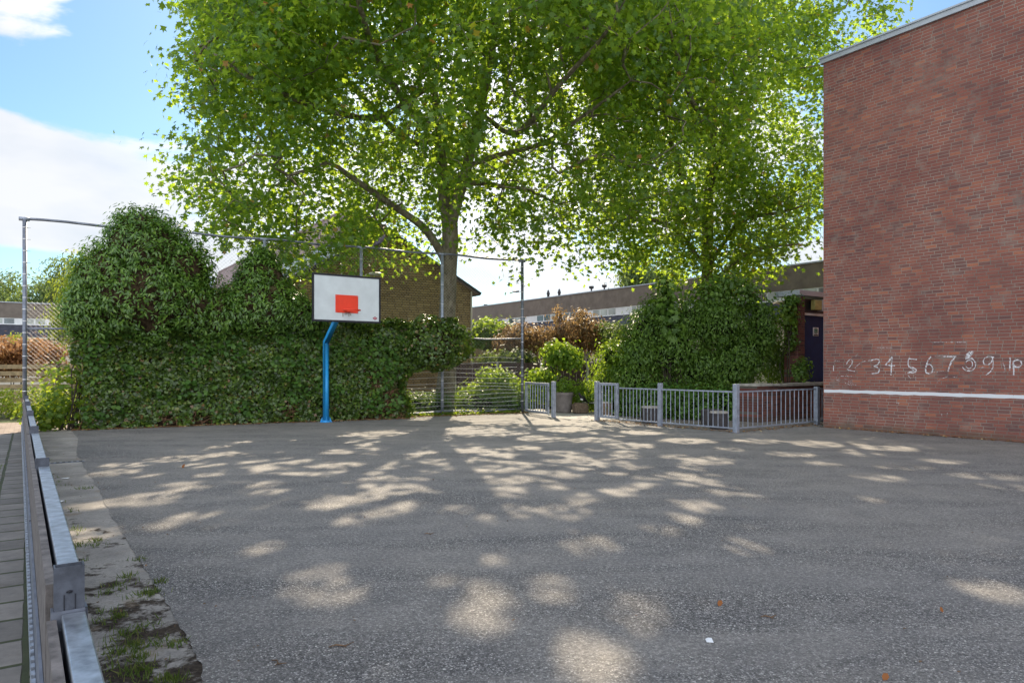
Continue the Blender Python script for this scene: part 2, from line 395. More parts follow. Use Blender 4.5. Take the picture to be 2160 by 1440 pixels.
def soil():
    m, N, L, B = nt('soil_and_low_grass')
    c = ramp(N, L, noise_n(N, L, .8, 8, .7), [(.35, (.06, .045, .03)), (.5, (.07, .075, .03)), (.65, (.07, .11, .03))])
    L.new(c, B.inputs['Base Color']); B.inputs['Roughness'].default_value = .95
    bump(N, L, B, noise_n(N, L, 25, 5, .7), .8, .03)
    return m
M['soil'] = soil()

def chalk(name, lo, hi, col=(.74, .73, .76), sc=26):
    m, N, L, B = nt(name)
    B.inputs['Base Color'].default_value = (*col, 1); B.inputs['Roughness'].default_value = .95
    f = ramp(N, L, noise_n(N, L, sc, 4, .7), [(lo, (0, 0, 0)), (hi, (1, 1, 1))])
    L.new(f, B.inputs['Alpha'])
    return m
M['chalk'] = chalk('white_chalk', .34, .56)
M['chalk_faint'] = chalk('faint_chalk', .42, .62, (.62, .56, .56))
M['paint_line'] = chalk('worn_white_line_paint', .24, .30, (.70, .73, .77), 18)

# ------------------------------------------------------------------ mesh helpers
class MB:
    def __init__(s): s.v = []; s.f = []
    def add(s, vs, fs):
        b = len(s.v); s.v += [tuple(p) for p in vs]; s.f += [tuple(i+b for i in f) for f in fs]
    def box(s, c, ax, ay, az, hx, hy, hz):
        c = V(c); pts = []
        for k in (-1, 1):
            for j in (-1, 1):
                for i in (-1, 1): pts.append(c + ax*hx*i + ay*hy*j + az*hz*k)
        s.add(pts, [(0, 2, 3, 1), (4, 5, 7, 6), (0, 1, 5, 4), (2, 6, 7, 3), (0, 4, 6, 2), (1, 3, 7, 5)])
    def beam(s, p0, p1, w, h, up=UP):
        """rectangular bar from p0 to p1, w wide and h along up"""
        p0, p1 = V(p0), V(p1); d = p1-p0; L_ = d.length; d.normalize()
        side = d.cross(up).normalized(); u2 = side.cross(d).normalized()
        s.box((p0+p1)/2, d, side, u2, L_/2, w/2, h/2)
    def tube(s, pts, rad, n=10, cap=True):
        pts = [V(p) for p in pts]
        if isinstance(rad, (int, float)): rad = [rad]*len(pts)
        t0 = (pts[1]-pts[0]).normalized()
        ref = V((0, 0, 1)) if abs(t0.z) < .9 else V((1, 0, 0))
        a = t0.cross(ref).normalized(); b = len(s.v)
        for i, p in enumerate(pts):
            if i == 0: t = t0
            elif i == len(pts)-1: t = (p-pts[i-1]).normalized()
            else: t = ((p-pts[i-1]).normalized()+(pts[i+1]-p).normalized()).normalized()
            a = (a - t*a.dot(t)).normalized(); c = t.cross(a)
            for k in range(n):
                an = 2*math.pi*k/n
                s.v.append(tuple(p + (a*math.cos(an)+c*math.sin(an))*rad[i]))
        for i in range(len(pts)-1):
            for k in range(n):
                k2 = (k+1) % n
                s.f.append((b+i*n+k, b+i*n+k2, b+(i+1)*n+k2, b+(i+1)*n+k))
        if cap:
            s.f.append(tuple(b+k for k in reversed(range(n))))
            s.f.append(tuple(b+(len(pts)-1)*n+k for k in range(n)))
    def prism(s, poly, d):
        """planar polygon (list of points) extruded by vector d"""
        n = len(poly); poly = [V(p) for p in poly]; d = V(d)
        s.add(poly+[p+d for p in poly], [tuple(reversed(range(n))), tuple(range(n, 2*n))] + [(i, (i+1) % n, (i+1) % n+n, i+n) for i in range(n)])
    def lathe(s, c, prof, n=24):
        """prof: (radius, z) list"""
        c = V(c); b = len(s.v)
        for r, z in prof:
            for k in range(n):
                a = 2*math.pi*k/n; s.v.append((c.x+r*math.cos(a), c.y+r*math.sin(a), c.z+z))
        for i in range(len(prof)-1):
            for k in range(n):
                k2 = (k+1) % n
                s.f.append((b+i*n+k, b+i*n+k2, b+(i+1)*n+k2, b+(i+1)*n+k))
        s.f.append(tuple(b+k for k in reversed(range(n)))); s.f.append(tuple(b+(len(prof)-1)*n+k for k in range(n)))
    def ico(s, c, r, axes=None, sub=2):
        bm = bmesh.new(); bmesh.ops.create_icosphere(bm, subdivisions=sub, radius=1)
        ax = axes or (V((1, 0, 0)), V((0, 1, 0)), V((0, 0, 1)))
        if isinstance(r, (int, float)): r = (r, r, r)
        bm.verts.ensure_lookup_table()
        s.add([V(c)+ax[0]*v.co.x*r[0]+ax[1]*v.co.y*r[1]+ax[2]*v.co.z*r[2] for v in bm.verts], [tuple(v.index for v in f.verts) for f in bm.faces]); bm.free()
    def build(s, name, mat, parent=None, smooth=False, bevel=0):
        me = bpy.data.meshes.new(name)
        off = V(parent.location) if parent is not None else V((0, 0, 0))
        q = parent.parent if parent is not None else None
        while q is not None: off += V(q.location); q = q.parent
        me.from_pydata([(x-off.x, y-off.y, z-off.z) for x, y, z in s.v], [], s.f)
        me.materials.append(mat)
        if smooth: me.polygons.foreach_set('use_smooth', [True]*len(me.polygons))
        me.update()
        o = bpy.data.objects.new(name, me); COL.objects.link(o)
        if parent is not None: o.parent = parent
        if bevel:
            b = o.modifiers.new('bevel', 'BEVEL'); b.width = bevel; b.segments = 2; b.limit_method = 'ANGLE'
        return o

def tag(o, label, cat, group=None, kind=None):
    if label: o['label'] = label
    if cat: o['category'] = cat
    if group: o['group'] = group
    if kind: o['kind'] = kind
    return o
def thing(name, loc, label, cat, group=None):
    o = bpy.data.objects.new(name, None); o.location = loc; o.empty_display_size = .2
    COL.objects.link(o); return tag(o, label, cat, group)

def np_mesh(name, verts, tris, mat, parent=None):
    off = np.zeros(3)
    q = parent
    while q is not None: off += np.array(q.location); q = q.parent
    me = bpy.data.meshes.new(name)
    v = (verts-off).astype(np.float32)
    me.vertices.add(len(v)); me.vertices.foreach_set('co', v.ravel())
    me.loops.add(tris.size); me.loops.foreach_set('vertex_index', tris.ravel().astype(np.int32))
    n, k = tris.shape
    me.polygons.add(n)
    me.polygons.foreach_set('loop_start', np.arange(0, n*k, k, dtype=np.int32))
    me.materials.append(mat)
    me.update(calc_edges=True); me.validate()
    o = bpy.data.objects.new(name, me); COL.objects.link(o)
    if parent is not None: o.parent = parent
    return o

def template(outer, fold=.12):
    """fan of triangles round the leaf centre; outline as (angle, radius), leaf lies in xy, tip at +y"""
    p = [(0, 0.0, 0)]
    for a, r in outer:
        a = math.radians(a); x, y = r*math.cos(a), r*math.sin(a)
        p.append((x, y, fold*abs(x) - .18*r*r))
    n = len(outer)
    return np.array(p), np.array([(0, i+1, (i+1) % n+1) for i in range(n)])
T_PLANE = template([(90, 1.05), (66, .5), (40, .98), (12, .45), (-28, .82), (-90, .42), (208, .82), (168, .45), (140, .98), (114, .5)])
T_IVY = template([(90, .95), (45, .55), (15, .8), (-50, .55), (-90, .35), (230, .55), (165, .8), (135, .55)])
T_OVAL = (np.array([(0, -.9, 0), (.36, -.1, .08), (0, 1, -.12), (-.36, -.1, .08)], float), np.array([(0, 1, 2), (0, 2, 3)]))
T_ROUND = (np.array([(0, -.7, 0), (.55, -.3, .08), (.5, .35, .05), (0, .85, -.1), (-.5, .35, .05), (-.55, -.3, .08)], float), np.array([(0, 1, 2), (0, 2, 3), (0, 3, 4), (0, 4, 5)]))
T_BLADE = (np.array([(-.05, 0, 0), (.05, 0, 0), (.03, .6, .02), (0, 1, .1)], float), np.array([(0, 1, 2), (0, 2, 3)]))

def norm(a): return a/np.maximum(np.linalg.norm(a, axis=1, keepdims=True), 1e-9)

def leaves(name, C, Nrm, size, tpl, mat, parent=None, tip=None):
    """one leaf per row of C, facing Nrm, tip turned towards tip (default downwards)"""
    tv, tt = tpl; n = len(C)
    Nn = norm(Nrm)
    if tip is None: tip = np.tile((0, 0, -1.0), (n, 1)) + rng.normal(0, .55, (n, 3))
    Y = tip - Nn*np.sum(tip*Nn, axis=1, keepdims=True); Y = norm(Y)
    X = np.cross(Y, Nn)
    s = np.asarray(size).reshape(-1, 1, 1) if np.ndim(size) else size
    vv = (X[:, None, :]*tv[None, :, 0:1] + Y[:, None, :]*tv[None, :, 1:2] + Nn[:, None, :]*tv[None, :, 2:3])*s + C[:, None, :]
    k = len(tv)
    tr = tt[None] + (np.arange(n)*k)[:, None, None]
    return np_mesh(name, vv.reshape(-1, 3), tr.reshape(-1, 3), mat, parent)

def vnoise(p, seed=0):
    """cheap smooth noise of numpy points, about -1..1"""
    r = np.random.default_rng(seed); o = np.zeros(len(p))
    for a, f in ((.5, 1), (.3, 2.1), (.2, 4.3)):
        for k in range(4):
            w = r.normal(0, 1, 3)*f; o += a*.5*np.sin(p@w + r.uniform(0, 6.28))
    return o
# ================================================================== GROUND
def sheet(name, pts, z, mat, sub=0):
    mb = MB(); mb.add([(x, y, z) for x, y in pts], [tuple(range(len(pts)))])
    return tag(mb.build(name, mat), None, None, kind='structure')
sheet('ground', [(-900, -60), (900, -60), (900, 1500), (-900, 1500)], -.02, M['soil'])
FL, FR = V((-12.0, 17.28, 0)), V((.36, 24.16, 0))        # ball fence line
FE = (FR-FL).normalized(); FN = V((FE.y, -FE.x, 0))       # along it, and towards the court
BC = V((8.15, 18.36, 0))                                  # corner of the red brick building
def ragged(a, b, n, amp, seed):
    out = []
    for i in range(n):
        t = i/n; p = a.lerp(b, t); d = (b-a).normalized(); s = V((d.y, -d.x, 0))
        k = mnoise.noise(V((t*n*.35, seed, 0)))*amp + mnoise.noise(V((t*n*1.3, seed, 5)))*amp*.4
        p = p + s*k; out.append((p.x, p.y))
    return out
BD = V((-.575, .818, 0)); BN = V((.818, .575, 0))         # barrier direction, and its court side
B0 = V((-1.61, 2.55, 0))
edge = [G(160, 955), G(195, 1010), G(250, 1110), G(300, 1190), G(345, 1260), G(390, 1335), G(425, 1400), V((-1.1, 2.6, 0)), V((-.6, 1.2, 0)), V((.6, -3, 0))]
el = []
for a, b in zip(edge[:-1], edge[1:]): el += ragged(a, b, 16, .022 if b.y < 6 else .05, 3.3)
fence_side = [FL+FE*s+FN*.1 for s in (0, 14.1)]
court = el[::-1] + [(G(165, 925).x, G(165, 925).y), (-11.2, 17.8)] + [(p.x, p.y) for p in [FL+FE*1.2+FN*.15, FL+FE*14.3+FN*(-.05), V((1.3, 21.95, 0)), V((2.5, 20.6, 0)), V((5.4, 16.95, 0)), V((9.6, 20.2, 0)), V((22, 20, 0)), V((40, -6, 0)), V((8, -12, 0)), V((1.5, -8, 0))]]
sheet('asphalt_court', court, 0.0, M['asphalt'])
s0 = B0 + BD*(-9)
sheet('concrete_edge_strip', [(s0.x-.12, s0.y-.2)] + [(p.x, p.y) for p in [B0+BD*-1+BN*-.1, B0+BD*19+BN*-.1]] + [(-11.0, 18.0), (-9.5, 16.6), (-7.4, 12.6), (-3.5, 6.9), (-1.2, 3.6), (.9, .2), (3.0, -4)], -.005, M['strip'])
q = [B0+BD*-9-BN*.1, B0+BD*17.6-BN*.1, B0+BD*17.6-BN*14, B0+BD*-9-BN*14]
sheet('slab_pavement', [(p.x, p.y) for p in q], -.01, M['slabs'])
q = [B0+BD*17.7-BN*-1.6, B0+BD*21.6-BN*-1.6, B0+BD*21.6-BN*24, B0+BD*17.7-BN*24]
sheet('road', [(p.x, p.y) for p in q], -.012, M['road'])
sheet('back_yard_paving', [(1.2, 22.1), (2.5, 20.6), (5.4, 16.9), (9.6, 20.1), (14, 23), (12, 27), (5.5, 22.9), (3.1, 23.1)], -.004, M['paving_back'])
sheet('path', [(.45, 24.2), (1.25, 21.9), (2.45, 20.55), (4.1, 22.2), (2.9, 27), (.9, 26.5)], -.001, M['path'])

# ================================================================== RED BRICK BUILDING
bb = thing('brick_building', BC, 'tall windowless red brick building with chalk numbers and a white line', 'building')
HB = 9.50
mb = MB(); mb.prism([BC, BC+DW*34, BC+DW*34+DX*14, BC+DX*14], (0, 0, HB)); mb.build('wall', M['brick_wall'], bb)
mb = MB()
a = BC-DW*.06-DX*.06
mb.prism([a+UP*HB, a+DW*34.1+UP*HB, a+DW*34.1+DX*14.2+UP*HB, a+DX*14.2+UP*HB], (0, 0, .12))
mb.prism([p+UP*(HB+.12) for p in (a-DX*.03-DW*.03, a-DX*.03+DW*34.1, a+DW*34.1+DX*14.3, a-DW*.03+DX*14.3)], (0, 0, .04))
for k in range(11):
    c = a+DW*(1.6+k*3.0)+UP*(HB+.06)-DX*.004
    mb.box(c, DW, DX, UP, .012, .006, .058)
mb.build('roof_trim', M['fascia'], bb)
def on_wall(u, v, lift=.004):
    """point of the wall plane seen at a place of the photograph"""
    d = V(((u-1080)/FPX, 1, -(v-HZ)/FPX)); n = V((-DX.x, -DX.y, 0))
    t = (BC-V((0, 0, EYE))).dot(n)/d.dot(n); return V((0, 0, EYE))+d*t + n*lift
def w2(s, z, lift=.004): return BC+DW*s+UP*z-DX*lift
mb = MB(); rr = random.Random(4); n = 240; top = []; bot = []
for i in range(n+1):
    s = .02+i*34/n
    top.append((s, .995+rr.uniform(-.006, .006))); bot.append((s, .918+rr.uniform(-.008, .008)))
vs_, fs_ = [], []
for (s, z), (s2, z2) in zip(top, bot): vs_ += [w2(s, z2), w2(s2, z)]
for i in range(n): fs_.append((2*i, 2*i+2, 2*i+3, 2*i+1))
mb.add(vs_, fs_); mb.build('painted_line', M['paint_line'], bb)
def stroke(mb, pts, w, lift=.004):
    """hand drawn chalk stroke: ribbon on the wall"""
    P3 = [on_wall(1720+x/4.909, 680+y/4.909, lift) for x, y in pts]
    Q = []
    for a_, b_ in zip(P3[:-1], P3[1:]):
        k = max(2, int((b_-a_).length/.05))
        for i in range(k): Q.append(a_.lerp(b_, i/k))
    Q.append(P3[-1]); vs_ = []
    for i, p in enumerate(Q):
        t = (Q[min(i+1, len(Q)-1)]-Q[max(i-1, 0)]).normalized(); nn = t.cross(DX).normalized()
        j = 1+.35*mnoise.noise(p*9); vs_ += [p-nn*w*j/2, p+nn*w*j/2]
    mb.add(vs_, [(2*i, 2*i+1, 2*i+3, 2*i+2) for i in range(len(Q)-1)])
def arc(cx, cy, rx, ry, a0, a1, n=18): return [(cx+rx*math.cos(math.radians(a0+(a1-a0)*i/n)), cy+ry*math.sin(math.radians(a0+(a1-a0)*i/n))) for i in range(n+1)]
digits = [
 (.020, [[(188, 446), (189, 506)]]),
 (.019, [[(324, 430), (335, 402), (362, 380), (385, 398), (378, 430), (330, 490), (410, 506)]]),
 (.025, [[(572, 396), (600, 385), (640, 378), (665, 390), (662, 410), (640, 440), (605, 452), (640, 462), (664, 490), (655, 516), (620, 528), (584, 529)]]),
 (.025, [[(792, 355), (770, 395), (724, 440), (824, 448)], [(796, 358), (790, 440), (784, 545)], [(780, 372), (730, 436)]]),
 (.025, [[(970, 366), (962, 400), (960, 432), (972, 460), (1015, 468), (1046, 488), (1040, 510), (1010, 521), (955, 521)], [(968, 374), (1052, 383)], [(985, 470), (1030, 500), (968, 514)]]),
 (.025, [[(1197, 352), (1165, 395), (1150, 440), (1143, 480), (1145, 518), (1178, 530), (1208, 515), (1218, 480), (1205, 447), (1178, 430), (1155, 440)]]),
 (.030, [[(1322, 352), (1455, 352), (1425, 385), (1400, 430), (1384, 470), (1376, 505)], [(1415, 390), (1395, 440)]]),
 (.019, [arc(1592, 432, 36, 42, 200, 510), arc(1590, 436, 70, 66, 240, 520, 26), [(1560, 372), (1566, 330), (1600, 302), (1640, 297), (1622, 330), (1592, 358), (1568, 366)], [(1572, 350), (1618, 318)], [(1568, 338), (1626, 304)], [(1578, 360), (1610, 338)], [(1615, 360), (1650, 400), (1662, 440)]]),
 (.021, [[(1850, 362), (1800, 350), (1755, 365), (1738, 400), (1748, 432), (1790, 438), (1822, 415), (1833, 380)], [(1832, 358), (1842, 420), (1838, 468), (1815, 508), (1768, 543)]]),
 (.024, [[(2017, 360), (2015, 430), (2013, 497)], arc(2092, 424, 44, 38, 160, 510), [(2052, 430), (2055, 490), (2054, 550)]]),
]
for w, ss in digits:
    mb = MB()
    for k, s in enumerate(ss): stroke(mb, s, w, .004+.0012*k)
    mb.build('chalk_number', M['chalk'], bb)
for k, s in enumerate([[(410, 470), (450, 430), (500, 402), (570, 392)], [(414, 332), (422, 352), (431, 332)], [(1945, 415), (1962, 470), (1954, 535)], [(1258, 632), (1290, 590), (1375, 557)],
          [(215, 560), (222, 600)], [(196, 396), (194, 430)], [(200, 395), (250, 400)], [(225, 610), (238, 578), (248, 612)], [(230, 525), (232, 532)], [(260, 555), (380, 556)], [(300, 580), (330, 590)], [(310, 625), (350, 640)], [(345, 600), (352, 650)], [(365, 605), (372, 650)], [(385, 602), (392, 655)], [(395, 640), (425, 650)], [(926, 278), (934, 288)],
          [(1040, 560), (1042, 600)], [(1125, 285), (1130, 300)], [(1200, 205), (1560, 205)], [(820, 830), (870, 835)], [(1320, 340), (1240, 350)], [(1310, 935), (1312, 1000)], [(1368, 935), (1366, 960)], [(640, 260), (800, 262)], [(1690, 470), (1760, 460)],
          [(1420, 560), (1480, 570)], [(960, 545), (990, 580)], [(1540, 480), (1640, 500)], [(230, 470), (270, 462)], [(1180, 520), (1330, 500)]]):
    mb = MB(); stroke(mb, s, .016, .0045+.0002*k); mb.build('chalk_scribble', M['chalk_faint'], bb)


# ================================================================== ANNEX WITH THE BLUE DOOR
A0 = V((8.93, 22.25, 0))
an = thing('annex_building', A0, 'low brick annex with navy blue door behind the corner of the tall brick building', 'building')
FLO = 1.08
mb = MB(); mb.box(A0+DX*.42+DB*.25+UP*1.92, DX, DB, UP, .18, .25, 1.92); mb.build('pier', M['brick_x_shade'], an)
mb = MB(); mb.box(A0+DX*4.2+DB*.5+UP*1.9, DX, DB, UP, 2.2, .2, 1.85); mb.build('wall', M['brick_x_shade'], an)
mb = MB(); mb.box(A0+DX*3.2+DB*.40+UP*3.95, DX, DB, UP, 2.95, .45, .08); mb.build('roof_trim', M['fascia'], an)
mb = MB(); mb.box(A0+DX*1.4+DB*.2+UP*3.55, DX, DB, UP, .795, .05, .25); mb.build('transom_panel', M['navy_dark'], an)
dr = MB(); dr.box(A0+DX*1.32+DB*.22+UP*(FLO+1.09), DX, DB, UP, .63, .03, 1.08); dro = dr.build('door', M['navy'], an)
fr = MB()
for dx in (.645, 2.0): fr.box(A0+DX*dx+DB*.18+UP*(FLO+1.09), DX, DB, UP, .042, .06, 1.09)
fr.box(A0+DX*1.3225+DB*.18+UP*(FLO+2.215), DX, DB, UP, .72, .06, .038); fr.build('door_frame', M['white'], an)
sc = A0+DX*1.50+DB*.18+UP*2.74
sg = MB(); sg.box(sc, DX, DB, UP, .15, .006, .14); sgo = sg.build('sign', M['white'], dro)
g2 = MB(); ring = arc(0, .025, .095, .085, 0, 360, 22)
for (x, z), (x2, z2) in zip(ring[:-1], ring[1:]): g2.beam(sc+DX*x+UP*z-DB*.010, sc+DX*x2+UP*z2-DB*.010, .006, .022, UP)
for pts in ([(-.04, .08), (-.035, 0), (-.005, -.02)], [(.04, .09), (.035, .0), (.005, -.02)], [(-.01, .07), (0, .01), (.012, .07)]):
    for (x, z), (x2, z2) in zip(pts[:-1], pts[1:]): g2.beam(sc+DX*x+UP*z-DB*.012, sc+DX*x2+UP*z2-DB*.012, .006, .02, UP)
g2.build('sign_emblem', M['green_sign'], dro)
g3 = MB(); g3.box(sc-UP*.11-DB*.010, DX, DB, UP, .12, .003, .016); g3.build('sign_text_bar', M['dark_print'], dro)
lb = MB(); lc = A0+DX*1.33+DB*.05+UP*3.60
lb.box(lc, DX, DB, UP, .20, .08, .165); lbo = lb.build('wall_lamp', M['lamp_yellow'], an, bevel=.02)
lf = MB(); lf.box(lc+DX*.25, DX, DB, UP, .045, .09, .19); lf.build('lamp_bracket', M['fascia'], an)

# landing in front of the door, planter beside it
S0 = V((7.85, 20.75, 0))
st = thing('door_landing', S0, 'raised brick landing with pale concrete slab before the blue door', 'landing')
sp_ = [S0, S0+DX*3.4, A0+DX*3.0+DB*.1, A0+DX*.25-DB*.03]
mb = MB(); mb.prism(sp_, (0, 0, 1.0)); mb.build('wall', M['brick_x_shade'], st)
mb = MB(); mb.prism([p+UP*1.0 for p in (S0-DX*.06+DW*.07, S0+DX*3.4+DW*.07, A0+DX*3.0+DB*.1, A0+DX*.1-DB*.03)], (0, 0, .085)); mb.build('slab', M['concrete'], st, bevel=.01)
PP = V((6.98, 19.98, 0))
pl = thing('brick_planter', PP, 'square brick planter with thin concrete coping left of the landing', 'planter')
mb = MB(); mb.prism([PP, PP+DX*.98, PP+DX*.98+DB*.6, PP+DB*.6], (0, 0, 1.02)); mb.build('wall', M['brick_x_shade'], pl)
mb = MB(); a = PP-DX*.05+DW*.05; mb.prism([a+UP*1.02, a+DX*1.06+UP*1.02, a+DX*1.06+DB*.7+UP*1.02, a+DB*.7+UP*1.02], (0, 0, .07)); mb.build('coping', M['concrete'], pl, bevel=.008)

# ================================================================== GABLE HOUSE
R0 = V((-1.93, 34, 0)); LX = -DX
gh = thing('gable_house', R0, 'yellow brown brick house end with split tiled roof behind the ball fence', 'house')
prof = [(0, 0), (0, 5.22), (6.1, 8.45), (6.63, 7.0), (6.63, 6.29), (12.2, 3.28), (12.2, 0)]
mb = MB(); mb.prism([R0+LX*t+UP*z for t, z in prof], DB*.3); mb.build('gable_wall', M['brick_yellow'], gh)
def slab(mb, t0, z0, t1, z1, th, over0=0, over1=0, d0=-.12, d1=26):
    dx = (V((t1-t0, z1-z0, 0))).normalized(); t0 -= dx.x*over0; z0 -= dx.y*over0; t1 += dx.x*over1; z1 += dx.y*over1
    n_ = V((-dx.y, dx.x, 0))
    if n_.y < 0: n_ = -n_
    pts = [(t0, z0), (t1, z1), (t1+n_.x*th, z1+n_.y*th), (t0+n_.x*th, z0+n_.y*th)]
    mb.prism([R0+LX*t+UP*z+DB*d0 for t, z in pts], DB*(d1-d0))
mb = MB(); slab(mb, 0, 5.22, 6.1, 8.45, .14, .4, .1); slab(mb, 6.1, 8.5, 6.68, 7.05, .05, 0, 0, .02); mb.build('upper_roof', M['tile_pink'], gh)
mb = MB(); slab(mb, 6.66, 6.31, 12.2, 3.32, .13, 0, .4); mb.build('lower_roof', M['slate'], gh)
mb = MB(); slab(mb, 0, 5.25, 6.1, 8.48, .12, .42, .1, -.19, -.125); slab(mb, 6.66, 6.31, 12.2, 3.32, .14, 0, .42, -.19, -.125); mb.build('verge_board', M['verge'], gh)
mb = MB(); mb.prism([R0+LX*t+UP*z+DB*.35 for t, z in ((.1, 0), (.1, 5.1), (6.1, 8.3), (6.5, 6.9), (6.5, 6.2), (12, 3.2), (12, 0))], DB*25); mb.build('house_body', M['brick_yellow'], gh)
for k in range(9):
    w = MB(); c = R0+LX*6.70+UP*6.68+DB*(.55+k*1.35)
    w.box(c, DB, LX, UP, .62, .03, .33); wo = w.build('window_frame', M['white'], gh)
    w = MB()
    for j in (-1, 1): w.box(c+LX*.034+DB*.29*j, DB, LX, UP, .23, .006, .26)
    w.build('pane', M['glass_blind'], wo)
mb = MB(); c = R0+LX*6.6+DW*.06; mb.tube([c+UP*0, c+UP*6.3], .035, 8); mb.build('drainpipe', M['cream'], gh, smooth=True); mb = MB(); c2 = R0+LX*.08+DW*.06; mb.tube([c2, c2+UP*5.2], .04, 8); mb.build('drainpipe', M['cream'], gh, smooth=True)
mb = MB(); c = R0+UP*5.1+DX*.35; mb.tube([c-DB*.1, c+DB*24], .08, 8); mb.build('gutter', M['verge'], gh)
mb = MB(); mb.box(R0+LX*3+UP*3.42+DW*.01, LX, DW, UP, 3.0, .012, .025); mb.build('band', M['cream'], gh)

# ================================================================== TERRACE ROWS
def terrace(name, A, d, n, t0, t1, label, wins, top=6.5):
    """flat roofed terrace: parapet panel, window strip, lean-to slate roof, pale ground floor. d along the front, n to the viewer"""
    r = thing(name, A, label, 'terraced houses')
    def pr(nm, poly, mat, e0=t0, e1=t1):
        m_ = MB(); m_.prism([A+d*e0+n*x+UP*z for x, z in poly], d*(e1-e0)); return m_.build(nm, mat, r)
    pr('parapet', [(0, 5.32), (0, top), (-.3, top), (-.3, 5.32)], M['boarding'])
    pr('roof', [(-.3, top-.12), (-.3, top-.02), (-9, top-.02), (-9, top-.12)], M['slate'])
    pr('coping', [(.05, top), (.05, top+.07), (-.35, top+.07), (-.35, top)], M['fascia'])
    pr('window_band', [(-.02, 4.85), (-.02, 5.32), (-.25, 5.32), (-.25, 4.85)], M['white'])
    pr('lean_to_roof', [(-.02, 4.84), (1.9, 3.85), (1.9, 3.75), (-.02, 4.70)], M['slate'])
    pr('roof_flashing', [(.02, 4.87), (.12, 4.83), (.12, 4.80), (.02, 4.84)], M['white'])
    pr('gutter', [(1.9, 3.80), (2.05, 3.80), (2.05, 3.68), (1.9, 3.68)], M['cream'])
    pr('wall', [(1.6, -.1), (1.6, 3.7), (-9, 3.7), (-9, -.1)], M['cream'])
    pr('upper_body', [(-.3, 3.7), (-.3, top-.13), (-9, top-.13), (-9, 3.7)], M['cream'], t0+.05, t1-.05)
    rr = random.Random(5)
    t = t0+.6
    while t < t1-1.5 and wins:
        k = rr.choice((2, 3, 3, 4)); w = rr.choice((.75, .85, .95))
        for j in range(k):
            m_ = MB(); m_.box(A+d*(t+w*(j+.5))+n*(-.015)+UP*5.085, d, n, UP, w/2-.06, .012, .19)
            m_.build('window', M['glass'] if rr.random() < .6 else M['glass_blind'], r)
        t += k*w+rr.choice((.5, .9, 1.4))
    t = t0+1.5
    while t < t1-1.5:
        m_ = MB(); m_.box(A+d*t+n*1.602+UP*1.75, d, n, UP, .8, .02, .65); m_.build('window', M['glass'], r)
        t += 3.1
    return r
TA = V((13.2, 35, 0))
tr = terrace('terrace_row', TA, DB, -DX, -10, 44, 'long flat roofed terrace behind the copper shrubs, brown parapet over a white window strip', True)
def vents(ts, A, d, n, name, kind):
    for i, (t, h, k) in enumerate(ts):
        h = h*.78
        b = A+d*t-n*.7+UP*6.46
        m_ = MB()
        if k == 0: m_.lathe(b, [(.09, 0), (.09, h*.5), (.13, h*.55), (.11, h*.7), (.05, h*.95), (.02, h)], 10)
        else: m_.lathe(b, [(.05, 0), (.05, h*.6), (.16, h*.7), (.17, h*.95), (.05, h)], 10)
        o = m_.build('roof_vent', M['vent'], None, smooth=True)
        tag(o, kind[i], 'roof vent', 'vents on the terrace roof')
vents([(11.6+1.9, .7, 1), (12.9+1.9, .75, 1), (18.3, .9, 0), (19.6, .95, 0), (28.2, .4, 1), (34.2, .6, 0), (33.2, .85, 1)], TA, DB, -DX, 'vent',
      ['funnel topped vent nearest the plane trees on the long terrace roof', 'second funnel topped vent from the right on the long terrace roof', 'right one of two pointed dark vents on the long terrace roof', 'left one of two pointed dark vents on the long terrace roof', 'single tiny vent on the terrace roof just left of the fence end post',
       'leftmost vent on the terrace roof beside the gable house', 'vent with bulging cap near the gable house'])
TB = V((-39.5, 53.7, 0))
terrace('terrace_row', TB, DX, DW, -14, 13.5, 'flat roofed terrace seen past the left end of the ball fence', True)

# ================================================================== BALL FENCE
bf = thing('ball_fence', FL, 'tall chain link ball stop fence of grey tubes standing in the ivy hedge', 'fence')
FH = 5.2; FP = [0, 2.83, 5.65, 8.47, 11.15, 14.14]
for i, s in enumerate(FP):
    b = FL+FE*s; m_ = MB(); m_.tube([b-UP*.1, b+UP*FH], .048, 12)
    po = m_.build('post', M['galv_dark'] if i in (0, 5) else M['galv_blue'], bf, smooth=True)
    for k in range(17 if i in (0, 5) else 8):
        m_ = MB(); z = .4+k*4.6/16 if i in (0, 5) else .5+k*.62
        m_.lathe(b+UP*z, [(.052, 0), (.054, .01), (.052, .02)], 10)
        if i in (0, 5): m_.tube([b+UP*(z+.01)+FE*(.04 if i == 0 else -.04), b+UP*(z+.01)+FE*(.12 if i == 0 else -.09)], .006, 4)
        m_.build('tie', M['tie'], po)
def frail(name, z, r, s0=0, s1=14.14):
    m_ = MB(); pts = [FL+FE*(s0+(s1-s0)*k/30)+UP*(z+.02*math.sin(k*1.1)) for k in range(31)]; m_.tube(pts, r, 8); return m_.build(name, M['galv_dark'], bf, smooth=True)
frail('top_rail', FH+.02, .034, -.1, 14.2); frail('middle_rail', 2.52, .026); frail('bottom_rail', .12, .02)
m_ = MB()
for s in FP[1:-1]: m_.tube([FL+FE*(s-.12)+UP*(FH+.02), FL+FE*(s+.12)+UP*(FH+.02)], .042, 10)
m_.tube([FL+FE*-.12+UP*(FH+.02), FL+FE*.1+UP*(FH+.02)], .05, 8); m_.tube([FL+FE*14.0+UP*(FH+.02), FL+FE*14.25+UP*(FH+.02)], .05, 8)
m_.build('coupling', M['galv_blue'], bf, smooth=True)
